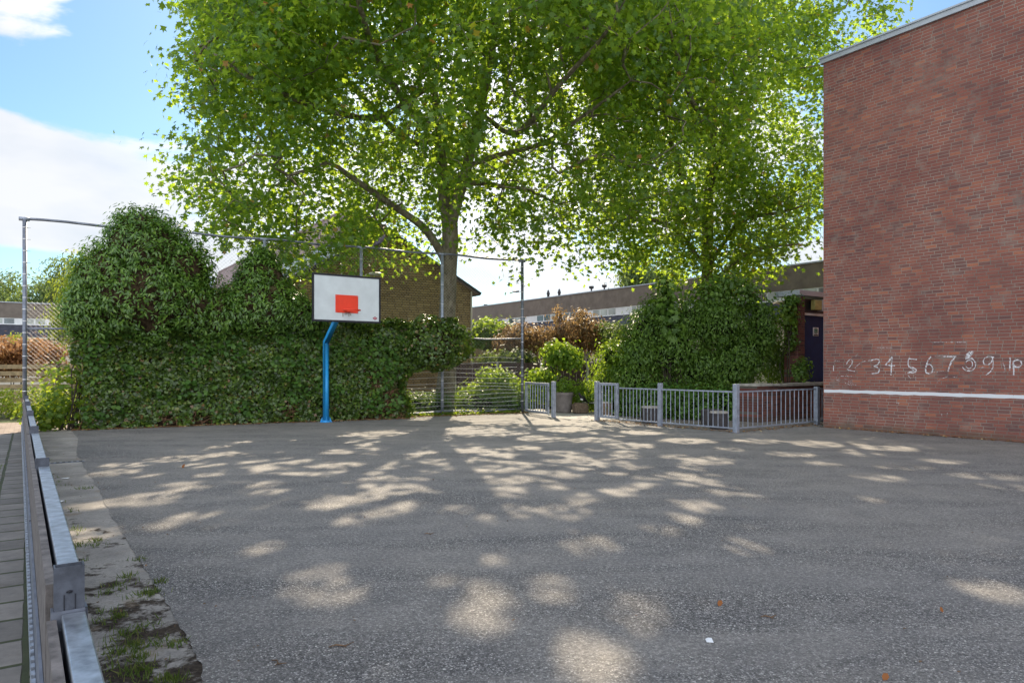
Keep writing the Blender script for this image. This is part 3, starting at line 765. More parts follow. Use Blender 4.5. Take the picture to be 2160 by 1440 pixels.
def chain(s0, s1, z0, z1, step=.105, r=.0022):
    """diamond mesh of straight crossing wires"""
    m_ = MB(); w = s1-s0; h = z1-z0; k = -h
    while k < w:
        for sgn in (1, -1):
            a, b = max(0, k), min(w, k+h)
            if b-a > .02:
                za, zb = a-k, b-k
                if sgn < 0: za, zb = h-za, h-zb
                lift = FN*(.002*sgn)-FN*.05
                m_.tube([FL+FE*(s0+a)+UP*(z0+za)+lift, FL+FE*(s0+b)+UP*(z0+zb)+lift], r, 3, False)
        k += step
    return m_
for a, b in zip(FP[:-1], FP[1:]):
    chain(a, b, .08, FH if a > 2 else 3.2).build('wire_mesh', M['wire'], bf)
m_ = MB()
for k in range(13):
    z = .16+k*.125 if k < 8 else 1.05+(k-7)*.165
    pts = [FL+FE*s+FN*(-.12-.05*math.sin(s*2+k))+UP*(z+.03*math.sin(s*1.7+k*.9)) for s in np.linspace(9.6, 14.0, 14)]
    m_.tube(pts, .007, 5)
m_.build('horizontal_wire', M['tie'], bf)

# ================================================================== LOW RAILING AND GATES
def railing(name, p0, p1, label, z0=.10, z1=.98, gap=.145, post=None, bars_r=.011, cat='railing', grp=None, end=False):
    r = thing(name, p0, label, cat, grp)
    d = (p1-p0).normalized(); Ln = (p1-p0).length
    m_ = MB(); m_.beam(p0+UP*z1, p1+UP*z1, .045, .035); m_.build('top_rail', M['galv_blue'], r)
    m_ = MB(); m_.beam(p0+UP*z0, p1+UP*z0, .04, .03); m_.build('bottom_rail', M['galv_blue'], r)
    n = int(Ln/gap)
    for k in range(1, n):
        b = p0+d*(Ln*k/n); m_ = MB(); m_.tube([b+UP*z0, b+UP*z1], bars_r, 6, False); m_.build('bar', M['galv_blue'], r, smooth=True)
    return r
def rpost(p, h, label, w=.05, wide=None, axis=None):
    m_ = MB(); ax = axis or DX; m_.box(p+UP*(h/2-.03), ax, ax.cross(UP), UP, (wide or w), w, h/2+.03)
    m_.box(p+UP*(h+.006), ax, ax.cross(UP), UP, (wide or w)-.006, w-.006, .006)
    o = m_.build('railing_post', M['galv_blue'], None, bevel=.006)
    for vv in o.data.vertices: vv.co -= V(p)
    o.location = p
    return tag(o, label, 'post', 'square posts of the low railing')
G0, G1 = V((2.5, 20.6, 0)), V((5.4, 16.91, 0)); gd = (G1-G0).normalized(); G2 = G1+DX.lerp(V((.78, .627, 0)), .7).normalized()*3.9
gq = (G2-G1).normalized()
railing('railing', G0+gd*.9, G0+gd*2.30, 'low railing between the right gate leaf and the square post beside the dark cylinder', gap=.125, grp='low galvanised railing panels')
railing('railing', G0+gd*2.42, G1-gd*.07, 'longest low railing panel, ending at the corner post', gap=.142, grp='low galvanised railing panels')
railing('railing', G1+gq*.07, G1+gq*3.6, 'low railing in front of the brick planter and landing', gap=.20, grp='low galvanised railing panels')
railing('railing', G1+gq*3.75, G1+gq*5.2, 'short stub of low railing running behind the brick corner', gap=.2, grp='low galvanised railing panels')
rpost(G0, 1.14, 'thick square gate post at the right side of the court opening', .06)
rpost(G0+gd*2.36, 1.14, 'railing post standing beside the pale topped dark cylinder', .052)
rpost(G1, 1.16, 'nearest railing post, at the outward corner of the railing', .058)
rpost(G1+gq*3.68, 1.03, 'railing post closest to the red brick corner', .06)
LP = V((1.30, 21.93, 0))
rpost(LP, 1.11, 'square gate post at the left side of the court opening, beside the grey pot', .055)
def gate(p0, p1, label, n, z0=.12, z1=1.06):
    r = thing('gate_leaf', p0, label, 'gate', 'gate leaves at the court opening')
    d = (p1-p0).normalized(); m_ = MB()
    m_.beam(p0+UP*z1, p1+UP*z1, .05, .075); m_.beam(p0+UP*z0, p1+UP*z0, .05, .07)
    for p in (p0+d*.03, p1-d*.03): m_.box(p+UP*(z0+z1)/2, d, d.cross(UP), UP, .035, .026, (z1-z0)/2+.036)
    m_.build('frame', M['galv_blue'], r)
    Ln = (p1-p0).length
    for k in range(1, n+1):
        b = p0+d*(Ln*k/(n+1)); m_ = MB(); m_.tube([b+UP*z0, b+UP*z1], .015, 8, False); m_.build('bar', M['galv_blue'], r, smooth=True)
    m_ = MB(); b = p0+d*Ln; m_.tube([b+UP*.3, b+UP*.5], .03, 8); m_.tube([b+UP*.8, b+UP*.95], .03, 8); m_.build('hinge', M['galv_dark'], r)
gate(FR+V((.10, -.12, 0)), V((1.17, 22.45, 0)), 'left gate leaf hung between ball fence end post and square post', 8, .1, 1.02)
gate(G0+gd*.10+V((.0, 0, 0)), G0+gd*.84, 'right gate leaf with thick top bar beside the court opening', 5, .14, 1.08)

# low tube rail along the planting, behind the seats
t0_, t1_ = V((2.45, 24.3, 0)), V((6.4, 20.9, 0))
kr = thing('knee_rail', t0_, 'knee high tube rail along the planting behind the dark cylinders', 'rail')
m_ = MB(); m_.tube([t0_+UP*.34, t1_+UP*.36], .028, 10); m_.build('rail', M['concrete_post'], kr, smooth=True)
for k in range(4):
    b = t0_.lerp(t1_, (k+.5)/4); m_ = MB(); m_.tube([b, b+UP*.33], .03, 8); m_.build('leg', M['concrete_post'], kr, smooth=True)

# ================================================================== LEFT BARRIER
br = thing('court_barrier', B0, 'galvanised steel and plank barrier running along the left edge of the court', 'barrier')
PSP = 3.60; NP = 6
def hollow(mb, c, w, l, h, t=.005):
    for sx in (-1, 1): mb.box(c+BN*sx*(w/2-t/2)+UP*h/2, BN, BD, UP, t/2, l/2, h/2)
    for sy in (-1, 1): mb.box(c+BD*sy*(l/2-t/2)+UP*h/2, BN, BD, UP, w/2-t, t/2, h/2-.0005)
for i in range(NP):
    s = i*PSP if i < 5 else 17.95
    c = B0+BD*s
    m_ = MB(); hollow(m_, c+BN*.0, .094, .055, .88); po = m_.build('post', M['post_shade'], br)
    m_ = MB(); m_.box(c+UP*.69-BD*.032, BN, BD, UP, .056, .004, .035); m_.box(c+UP*.69-BN*.052, BN, BD, UP, .004, .028, .035); m_.box(c+UP*.69+BN*.052, BN, BD, UP, .004, .036, .035); m_.build('bracket', M['galv_dark'], po)
    m_ = MB(); m_.ico(c+UP*.79-BD*.032, (.012, .004, .006), (BN, BD, UP), 1); m_.build('bolt_hole', M['black'], po)
    m_ = MB()
    for x in (-.016, .018): m_.box(c+UP*.745-BD*.0305+BN*x, BN, BD, UP, .0016, .001, .035)
    m_.build('slot', M['black'], po)
    zt = (.715, .82, .80, .80, .80, .80)[i]
    a0 = c-BD*(2.6 if i == 0 else PSP-.05); a1 = c-BD*.04
    if i == 5: a0 = B0+BD*(4*PSP+.04)
    m_ = MB()
    m_.beam(a0+UP*(zt-.0275)+BN*.012, a1+UP*(zt-.0275)+BN*.012, .074, .055)
    m_.build('top_beam', M['galv'], br, bevel=.005)
    m_ = MB(); m_.beam(a0+UP*(zt/2+.12)-BN*.055, a1+UP*(zt/2+.12)-BN*.055, .03, zt-.27); m_.build('plank_board', M['wood_grey'], br)
    m_ = MB(); m_.beam(a0+UP*(zt/2+.04)-BN*.015, a1+UP*(zt/2+.04)-BN*.015, .012, zt-.16); m_.build('steel_sheet', M['galv_dark'], br)
    m_ = MB(); m_.beam(a0+UP*.25-BN*.078, a1+UP*.25-BN*.078, .012, .30); m_.build('base_rail', M['galv_dark'], br)
    m_ = MB(); m_.beam(a0+UP*.13-BN*.095, a1+UP*.13-BN*.095, .02, .05)
    n = int((a1-a0).length/.10)
    for k in range(n): m_.box(a0+BD*(.05+k*.10)+UP*.17-BN*.095, BN, BD, UP, .008, .028, .02)
    m_.build('toothed_strip', M['galv'], br)

# ================================================================== BASKETBALL GOAL
PB = V((-5.32, 20.07, 0))
bg_ = thing('basketball_goal', PB, 'basketball goal on a bright blue bent pole, white backboard with orange plate', 'basketball goal')
BCn = V((-4.555, 18.96, 0))+DX*.105
ax_ = V((BCn.x-PB.x, BCn.y-PB.y, 0)).normalized()
m_ = MB(); e = PB+ax_*.0
m_.tube([PB-UP*.05, PB+UP*2.27, PB+UP*2.285, PB+ax_*.012+UP*2.30, PB+ax_*1.2+UP*3.36], [.087, .087, .090, .088, .084], 20); m_.build('pole', M['blue'], bg_, smooth=True)
m_ = MB()
for a_ in range(4):
    dd = V((math.cos(a_*math.pi/2+.4), math.sin(a_*math.pi/2+.4), 0)); m_.prism([PB+dd*.10, PB+dd*.17, PB+dd*.10+UP*.16], dd.cross(UP)*.012)
m_.lathe(PB, [(.15, 0), (.15, .012), (.105, .014), (.098, .06)], 20); m_.build('base_flange', M['blue'], bg_)
zc = 3.425
m_ = MB(); m_.box(BCn+UP*zc, DX, DW, UP, .925, .014, .60); bo = m_.build('backboard', M['board'], bg_)
m_ = MB()
for z in (-1, 1): m_.box(BCn+UP*(zc+z*.615), DX, DW, UP, .965, .026, .026)
for x in (-1, 1): m_.box(BCn+DX*x*.942+UP*zc, DX, DW, UP, .024, .026, .589)
m_.build('edge_band', M['black'], bo)
m_ = MB(); m_.box(BCn-DW*.05+UP*zc, DX, DW, UP, .5, .03, .04); m_.box(BCn-DW*.05+UP*(zc-.25), DX, DW, UP, .5, .03, .04); m_.box(BCn-DW*.05+UP*(zc-.05), UP, DW, DX, .45, .034, .04); m_.build('rear_frame', M['galv_dark'], bg_)
rc = BCn-DX*.015+UP*3.28
m_ = MB(); m_.box(rc+DW*.019, DX, DW, UP, .32, .005, .24); ro = m_.build('rim_plate', M['red'], bg_)
m_ = MB()
for x in (-.295, .295):
    for z in (-.215, .215): m_.ico(rc+DX*x+UP*z+DW*.026, .011, None, 1)
m_.build('bolt', M['galv'], ro)
m_ = MB(); cen = rc+DW*(.02+.12+.225)-UP*.19; ringp = [cen+DX*.225*math.cos(t)+DW*.225*math.sin(t) for t in np.linspace(0, 2*math.pi, 33)]
m_.tube(ringp, .017, 8); m_.box(rc+DW*.08-UP*.205, DX, DW, UP, .09, .08, .008)
m_.prism([rc+DX*.06+DW*.024-UP*.213, rc+DX*.06+DW*.15-UP*.213, rc+DX*.06+DW*.024-UP*.245], DX*.008); m_.prism([rc-DX*.06+DW*.024-UP*.213, rc-DX*.06+DW*.15-UP*.213, rc-DX*.06+DW*.024-UP*.245], DX*.008)
m_.build('hoop', M['red'], bg_, smooth=False)
m_ = MB()
for x, l in ((-.11, .10), (-.05, .05), (.0, .035), (.06, .09), (.11, .06)): m_.box(rc+DX*x+DW*.0155-UP*(.25+l/2), DX, DW, UP, .010, .0012, l/2)
m_.build('rust_streak', M['rust'], bo)
lc = BCn+DX*.80+UP*(zc-.50)+DW*.016
def diamond(m_, c, rx, rz, off): m_.prism([c+DX*rx+DW*off, c+UP*rz+DW*off, c-DX*rx+DW*off, c-UP*rz+DW*off], DW*.0015)
m_ = MB(); diamond(m_, lc, .075, .048, 0); m_.build('emblem', M['logo_dark'], bo)
m_ = MB(); diamond(m_, lc, .062, .037, .002); m_.build('emblem_centre', M['logo_red'], bo)
m_ = MB()
for (x, z), (x2, z2) in (((-.035, -.008), (-.025, .010)), ((-.022, .010), (-.015, -.008)), ((-.008, .010), (-.006, -.012)), ((.0, .008), (.014, .008)), ((.004, -.006), (.018, .002)), ((.02, .010), (.024, -.010)), ((.026, .006), (.038, .0))):
    m_.beam(lc+DX*x+UP*z+DW*.0045, lc+DX*x2+UP*z2+DW*.0045, .001, .006)
m_.build('emblem_letters', M['white'], bo)

# ================================================================== SEATS, POT, STONE
def drum(p, r, h, label, mat, lid, tilt=0):
    t = thing('concrete_drum', p, label, 'concrete drum', 'drum seats behind the railing')
    m_ = MB(); m_.lathe(p, [(r*.97, 0), (r, .03), (r, h-.05), (r*.985, h-.04)], 28); m_.build('body', mat, t)
    m_ = MB(); m_.lathe(p+UP*(h-.04), [(r*1.01, 0), (r*1.01, .03), (r*.96, .045)], 28); m_.build('top', lid, t)
drum(V((3.95, 19.9, 0)), .27, .46, 'dark drum seat with pale rim behind the middle railing post', M['dark_conc'], M['concrete'])
drum(V((5.30, 17.95, 0)), .235, .44, 'dark drum seat with pale rim just left of the corner railing post', M['dark_conc'], M['concrete'])
drum(V((5.45, 19.1, 0)), .30, .42, 'dark drum set furthest back behind the corner railing post', M['dark_conc'], M['dark_conc'])
drum(V((3.0, 22.5, 0)), .23, .46, 'brown drum seat seen through the right gate leaf', M['brown_conc'], M['concrete'])
pp = V((1.78, 24.15, 0))
pt = thing('plant_pot', pp, 'large round grey pot with ribbed rim beside the left gate post', 'plant pot')
m_ = MB(); m_.lathe(pp, [(.24, 0), (.27, .04), (.295, .5), (.30, .505), (.30, .53), (.315, .535), (.32, .57), (.305, .575), (.31, .60), (.33, .61), (.335, .70), (.30, .70), (.28, .60), (.27, .585)], 32); m_.build('body', M['pot'], pt, smooth=False)
m_ = MB(); m_.lathe(pp+UP*.58, [(.268, 0), (.26, .03)], 20); m_.build('soil', M['soil'], pt)
bmx = bmesh.new(); bmesh.ops.create_cube(bmx, size=1); bmesh.ops.bevel(bmx, geom=bmx.edges[:], offset=.12, segments=3, affect='EDGES'); bmesh.ops.subdivide_edges(bmx, edges=bmx.edges[:], cuts=1, use_grid_fill=True)
for vv in bmx.verts:
    vv.co = V((vv.co.x*.50, vv.co.y*.36, vv.co.z*.36+.17)); vv.co += V(mnoise.noise_vector(vv.co*7))*.025
me = bpy.data.meshes.new('stone_block'); bmx.to_mesh(me); bmx.free(); me.materials.append(M['brown_conc'])
sb = bpy.data.objects.new('stone_block', me); COL.objects.link(sb); sb.location = (2.32, 23.8, 0); sb.rotation_euler = (0, 0, .3)
tag(sb, 'squat mossy stone block between the grey pot and the gate opening', 'stone')

# ================================================================== BIRDS
def bird(name, p, s, d, mats, label, cat, tail=.8, mag=False):
    t = thing(name, p, label, cat); side = d.cross(UP)
    m_ = MB(); bd_ = (d*.8+UP*.6).normalized(); b2 = side; b3 = bd_.cross(b2)
    c = p+UP*s*.55
    m_.tube([c-bd_*s*.95*tail-UP*s*.05, c-bd_*s*.5, c-bd_*s*.2, c+bd_*s*.1, c+bd_*s*.36, c+bd_*s*.52+UP*s*.05, c+bd_*s*.62+UP*s*.13, c+bd_*s*.72+UP*s*.12, c+bd_*s*.80+UP*s*.07], [s*.03, s*.09, s*.22, s*.27, s*.2, s*.125, s*.135, s*.09, s*.02], 12)
    m_.build('body', mats[0], t, smooth=True)
    for sg_ in (-1, 1):
        m_ = MB(); m_.ico(c-bd_*s*.1+side*s*.21*sg_, (s*.42, s*.06, s*.15), (bd_, side, b3), 2); m_.build('wing', mats[1], t, smooth=True)
        m_ = MB(); m_.tube([p+side*s*.09*sg_, p+side*s*.09*sg_+UP*s*.35], s*.02, 5); m_.tube([p+side*s*.09*sg_+d*s*.1+UP*s*.01, p+side*s*.09*sg_-d*s*.04+UP*s*.01], s*.02, 4); m_.build('leg', mats[3], t)
    m_ = MB(); h = c+bd_*s*.74+UP*s*.12; m_.tube([h, h+d*s*.17-UP*s*.03], [s*.04, .001], 6); m_.build('beak', mats[3], t)
    if mag:
        m_ = MB(); m_.ico(c+bd_*s*.05-b3*s*.02*0+d*s*.12-UP*s*.08, (s*.22, s*.2, s*.2), (bd_, side, b3), 2); m_.build('belly', mats[2], t, smooth=True)
s_b = 8.9
bird('pigeon', FL+FE*9.02+UP*(FH+.055), .34, FE, (M['feather'], M['feather'], M['feather'], M['orange_beak']), 'grey pigeon perched on the top rail of the ball fence', 'pigeon')
bird('magpie', V((2.42, 23.8, .34)), .30, V((-.9, -.4, 0)).normalized(), (M['feather_black'], M['feather_black'], M['feather_white'], M['feather_black']), 'black and white magpie standing on the mossy stone block', 'magpie', 1.2, True)
# ================================================================== FAR FENCES
def board_fence(p0, p1, h, label, bw=.13):
    t = thing('board_fence', p0, label, 'fence'); d = (p1-p0); Ln = d.length; d.normalize(); n_ = d.cross(UP)
    k = 0; s = 0
    while s < Ln:
        e_ = min(s+1.85, Ln); m_ = MB(); x = s
        while x < e_-.01:
            m_.box(p0+d*(x+bw/2)+UP*(h/2)+n_*(.012 if int(x/bw) % 2 else -.012), d, n_, UP, bw/2-.004, .010, h/2-.02); x += bw
        m_.beam(p0+d*s+UP*h, p0+d*e_+UP*h, .05, .03)
        m_.build('panel', M['wood_dark'], t)
        m_ = MB(); m_.box(p0+d*(s-.0)+UP*(h/2+.03)-n_*.0, d, n_, UP, .05, .05, h/2+.03); m_.build('post', M['concrete_post'], t)
        s += 1.9
    return t
board_fence(V((-2.4, 29.6, 0)), V((7.2, 26.4, 0)), 1.72, 'dark brown vertical board fence with pale concrete posts behind the gate')
# pale slatted screen beside the gable house
w0, w1 = V((-1.75, 33.0, 0)), V((.55, 30.4, 0))
wf = thing('wicker_screen', w0, 'pale woven screen sloping down beside the gable house', 'screen')
m_ = MB(); d_ = (w1-w0).normalized(); L_ = (w1-w0).length; n_ = d_.cross(UP)
k = 0
while k*.05 < L_:
    x = k*.05; hh = 2.45-.55*x/L_; m_.box(w0+d_*x+UP*hh/2+n_*(.008 if k % 2 else -.008), d_, n_, UP, .02, .006, hh/2); k += 1
for z in (.6, 1.2, 1.75): m_.beam(w0+UP*z, w1+UP*z, .03, .03)
m_.build('slats', M['wood_tan'], wf)
# left: horizontal slat fence
w0, w1 = V((-24, 19.6, 0)), V((-11.5, 28.2, 0))
sf = thing('slat_fence', w0, 'tan horizontal slat fence beyond the road, under the orange hedge', 'fence')
d_ = (w1-w0).normalized(); L_ = (w1-w0).length
for k in range(8):
    x0 = k*1.9; m_ = MB()
    for j in range(7): m_.beam(w0+d_*(x0+.05)+UP*(.2+j*.23), w0+d_*min(x0+1.85, L_)+UP*(.2+j*.23), .03, .15)
    m_.build('slat_panel', M['wood_tan'], sf)
    m_ = MB(); m_.box(w0+d_*x0+UP*.88, d_, d_.cross(UP), UP, .05, .05, .88); m_.build('post', M['wood_dark'], sf)

# ================================================================== STREET LAMPS
def lamp(p, h, arm, al, label, mat):
    t = thing('street_lamp', p, label, 'street lamp', 'street lamps'); m_ = MB()
    m_.tube([p, p+UP*(h*.5), p+UP*(h-.25)], [.07, .055, .04], 10); m_.build('pole', M['galv_dark'], t, smooth=True)
    m_ = MB(); m_.tube([p+UP*(h-.3), p+UP*(h-.1)+arm*.1, p+UP*h+arm*al*.5, p+UP*(h+.06)+arm*al], [.035, .035, .03, .03], 8); m_.build('arm', mat, t, smooth=True)
    m_ = MB(); m_.ico(p+UP*(h+.07)+arm*(al+.22), (.30, .11, .075), (arm, arm.cross(UP), UP), 2); m_.build('lamp_head', mat, t, smooth=True)
lamp(P(762, 700, 27).xy.to_3d(), 5.1, (DX*.9+DW*.2).normalized(), .35, 'street lamp whose pale head shows just above the backboard', M['lamp_white'])
lamp(P(1621, 700, 27.5).xy.to_3d(), 4.05, DX, .5, 'street lamp with curved pale arm left of the annex', M['cream'])

# ================================================================== TREES
class Tree:
    def __init__(s): s.p = []; s.par = []; s.r = []
    def node(s, p, par, r=0): s.p.append(V(p)); s.par.append(par); s.r.append(r); return len(s.p)-1
    def limb(s, pts, rads, par, seg=.45, wob=.06, seed=1):
        """smooth limb through pts starting at node par; radii fixed at given points"""
        prev = par; pr = s.r[par] if par >= 0 else rads[0]
        P0 = [s.p[par]]+[V(p) for p in pts] if par >= 0 else [V(p) for p in pts]
        R = [rads[0]]+list(rads) if par >= 0 else list(rads)
        if par < 0: prev = s.node(P0[0], -1, R[0])
        for i in range(len(P0)-1):
            a, b = P0[i], P0[i+1]; pm = P0[i-1] if i else a*2-b; pn = P0[i+2] if i+2 < len(P0) else b*2-a
            k = max(2, int((b-a).length/seg))
            for j in range(1, k+1):
                t = j/k
                q = .5*((2*a)+(b-pm)*t+(2*pm-5*a+4*b-pn)*t*t+(3*a-3*b+pn-pm)*t**3)
                q = q+V(mnoise.noise_vector(q*.9+V((seed, 0, 0))))*wob
                prev = s.node(q, prev, R[i]*(1-t)+R[i+1]*t)
        return prev
    def mesh(s, name, mat, parent):
        n = len(s.p); main = [-1]*n
        for i in range(n):
            q = s.par[i]
            if q >= 0 and (main[q] < 0 or s.r[i] > s.r[main[q]]): main[q] = i
        m_ = MB()
        for i in range(n):
            q = s.par[i]
            if q >= 0 and main[q] == i and s.par[q] != -1 or q < 0: continue
            if q >= 0 and main[q] == i and s.par[q] == -1: pass
            pts, rr_ = [s.p[q]], [min(s.r[q], s.r[i]*1.15)]
            if s.par[q] == -1 and main[q] == i: rr_ = [s.r[q]]
            j = i
            while j >= 0: pts.append(s.p[j]); rr_.append(s.r[j]); j = main[j]
            m_.tube(pts, rr_, 14 if rr_[0] > .12 else (7 if rr_[0] > .04 else 4), False)
        return m_.build(name, mat, parent, smooth=True)

def grow(tree, centres, seed):
    """join every leaf cluster to the nearest earlier node by a curved twig; thickness adds up towards the trunk"""
    nfix = len(tree.p); arr = np.array([tuple(p) for p in tree.p]); 
    order = np.argsort([np.min(np.linalg.norm(arr-c, axis=1)) for c in centres])
    pts = list(arr); tips = []
    A = np.zeros((len(arr)+len(centres)*14, 3)); A[:len(arr)] = arr; n = len(arr)
    root_ok = [tree.p[i].z > 3.6 for i in range(nfix)]
    bad = np.zeros(len(A)); bad[:nfix] = [0 if k else 1e3 for k in root_ok]
    lr = random.Random(seed)
    for ci in order:
        c = centres[ci]
        dd = np.linalg.norm(A[:n]-c, axis=1) + bad[:n] + np.maximum(0, A[:n, 2]-c[2]+.2)*.5
        j = int(np.argmin(dd)); a = tree.p[j]; b = V(c); Ld = (b-a).length
        k = max(1, min(10, int(Ld/.5))); prev = j
        bend = V((lr.uniform(-1, 1), lr.uniform(-1, 1), lr.uniform(-.2, .9)))*Ld*.13
        for i in range(1, k+1):
            t = i/k; q = a.lerp(b, t)+bend*math.sin(t*math.pi)+V(mnoise.noise_vector(a.lerp(b, t)*1.7))*.10
            prev = tree.node(q, prev, 0); A[n] = q; bad[n] = 0; n += 1
        tips.append(prev)
    load = [0.0]*len(tree.p)
    for t in tips: load[t] += .007**2.2
    for i in range(len(tree.p)-1, 0, -1):
        if tree.par[i] >= 0: load[tree.par[i]] += load[i]
    for i in range(nfix, len(tree.p)): tree.r[i] = max(.006, load[i]**(1/2.2))
    for i in range(nfix): tree.r[i] = max(tree.r[i], min(load[i]**(1/2.2)*.8, tree.r[i]*1.3))
    return tips

def crown_points(ells, n, seed, keep=None, mind=.42):
    r = np.random.default_rng(seed); out = []
    vol = np.array([a[3]*a[4]*a[5] for a in ells]); vol = vol/vol.sum()
    cell = {}
    tries = 0
    while len(out) < n and tries < n*60:
        tries += 1
        e_ = ells[r.choice(len(ells), p=vol)]
        d = r.normal(0, 1, 3); d /= np.linalg.norm(d); rad = r.uniform(0, 1)**.42
        c = np.array(e_[:3])+d*rad*np.array(e_[3:6])
        lump = mnoise.noise(V(c*.42)+V((seed*3.1, 0, 0)))
        if rad > .82+lump*.35: continue
        if mnoise.noise(V(c*.75)+V((9, seed, 0))) < -.34: continue
        if keep and not keep(c): continue
        key = tuple((c/mind).astype(int))
        if key in cell: continue
        cell[key] = 1; out.append(c)
    return np.array(out)

# openings of the canopy that let the sun reach the court: (column, row, half width, half height) of each sun patch in
# the photograph, turned into real places on the ground; leaves standing in the sun's way of one are mostly absent
SPOTS = '''370,968,42,6 265,981,40,5 240,997,35,8 425,981,35,3 330,1004,30,5 440,1003,22,4 378,1021,22,5 400,1030,25,4 310,1052,50,12 540,978,28,7 560,989,18,5 615,972,38,6
470,958,20,4 510,932,20,2 462,942,12,2 585,1001,25,4 560,1021,22,6 570,1037,30,4 580,1060,22,8 700,1058,40,12 690,982,35,4 730,979,30,4 705,997,22,5 640,1000,30,4 670,1023,20,5
355,1105,28,12 420,1088,40,5 190,1065,25,5 165,1130,50,13 625,931,18,3 680,934,28,4 745,930,14,3 780,931,16,2 705,953,14,4 770,960,22,3 805,915,52,5 800,945,14,4 835,975,16,10 820,984,25,5
800,1010,36,5 840,1030,38,10 783,1047,14,5 820,1079,34,9 752,1095,24,9 860,1065,22,5 900,954,12,3 905,972,12,4 950,975,40,7 1000,940,20,5 1030,912,70,6 1000,950,40,4 1045,962,30,10
1030,990,50,8 1085,980,22,7 1060,1015,45,5 1080,1036,22,9 1070,1072,30,5 965,1075,20,6 1065,1092,40,8 1190,1078,40,13 1225,1051,22,9 1170,1028,18,5 1200,1002,20,5 1160,975,20,5
1215,968,18,6 1240,985,30,5 1150,1000,40,5 1180,955,35,4 1320,940,50,6 1320,958,22,7 1290,975,38,5 1290,1040,30,7 1390,1008,30,5 1140,925,45,6 1200,905,50,5 1250,928,50,5 950,900,45,5
1100,945,40,5 1374,1007,34,6 1440,1005,28,9 1510,1018,18,7 1570,1039,24,9 1515,1039,18,6 1472,1065,28,12 1437,1096,28,10 1397,1118,26,10 1575,1155,33,14 1500,973,45,7 1460,985,18,4
1420,962,25,4 1450,930,50,6 1540,947,28,4 1600,930,40,5 1660,957,42,5 1735,978,28,5 1720,937,40,7 1780,936,35,4 1820,955,33,7 1870,945,55,5 1995,973,38,4 1850,1006,40,7 1900,985,45,4
2085,1005,55,6 2130,1030,50,9 1350,912,40,4 1840,1052,20,4 540,1158,28,13 665,1218,38,26 710,1252,33,15 1040,1275,60,40 1155,1240,36,23 1248,1392,55,50 1065,1175,33,12 960,1225,28,7
1240,1150,40,14 1350,1290,28,26 2100,1250,45,20 1300,895,45,4 1150,890,60,4 1020,890,60,4 1400,900,30,3 870,960,14,4 1110,1000,22,4 1340,985,22,4'''
SP = []
for t_ in SPOTS.split():
    u_, v_, a_, b_ = map(float, t_.split(',')); g_ = G(u_, v_); SP.append((g_.x, g_.y, a_*g_.y/FPX, b_*g_.y**2/(FPX*EYE)))
for k in range(90):   # and many little ones between them
    u_, v_ = rng.uniform(640, 1560), 888+rng.uniform(0, 1)**1.4*150; g_ = G(u_, v_); SP.append((g_.x, g_.y, rng.uniform(.04, .16), rng.uniform(.05, .22)))
SP = np.array(SP)
def sun_gaps(C, strength=.93):
    g = C[:, :2]-np.outer(C[:, 2], (sun_dir.x/sun_dir.z, sun_dir.y/sun_dir.z)); best = np.full(len(C), 9.)
    wob = 1+.22*vnoise(np.concatenate([g*1.6, np.zeros((len(g), 1))], 1), 77)
    for x, y, a, b in SP: best = np.minimum(best, np.sqrt(((g[:, 0]-x)/(a+.10))**2+((g[:, 1]-y)/(b+.12))**2))
    return (best*wob > 1) | (rng.uniform(0, 1, len(C)) > strength)
def foliage(centres, per, spread, seed, axis=None):
    """leaf positions and facings round every cluster centre; layered sprays"""
    r = np.random.default_rng(seed); Cs = []; Ns = []
    for c in centres:
        k = int(per*r.uniform(.55, 1.45)); tilt = r.normal(0, .35, 2)
        off = r.normal(0, 1, (k, 3))*np.array([1, 1, .62])*spread*r.uniform(.75, 1.25)
        off[:, 2] += off[:, 0]*tilt[0]+off[:, 1]*tilt[1]-.12*(off[:, 0]**2+off[:, 1]**2)
        Cs.append(c+off)
        nn = np.concatenate([off[:, :2]*.5/spread, np.ones((k, 1))*.75], 1)+r.normal(0, .52, (k, 3))
        Ns.append(nn)
    return np.concatenate(Cs), np.concatenate(Ns)

def big_tree(name, base, limbs, ells, ncl, per, seed, mat, label, keep=None, lsize=.112, spread=.46):
    th = thing(name, base, label, 'tree', 'plane trees')
    T = Tree(); ids = {}
    for key, par, at, pts, rads in limbs:
        if par is None: ids[key] = T.limb(pts, rads, -1, seed=seed); ids[key+'_all'] = list(range(len(T.p)))
        else:
            nodes = ids[par+'_all']; j = nodes[min(len(nodes)-1, int(at*(len(nodes)-1)))]
            st_ = len(T.p); T.limb(pts, rads, j, seed=seed); ids[key+'_all'] = [j]+list(range(st_, len(T.p)))
    C = crown_points(ells, ncl, seed, keep)
    grow(T, C, seed)
    T.mesh('trunk', M['bark'], th)
    LC, LN = foliage(C, per, spread, seed+1)
    kk = sun_gaps(LC); LC, LN = LC[kk], LN[kk]
    sz = rng.uniform(.72, 1.25, len(LC))*lsize
    leaves('crown', LC, LN, sz, T_PLANE, mat, th)
    print(name, 'clusters', len(C), 'leaves', len(LC))
    return th

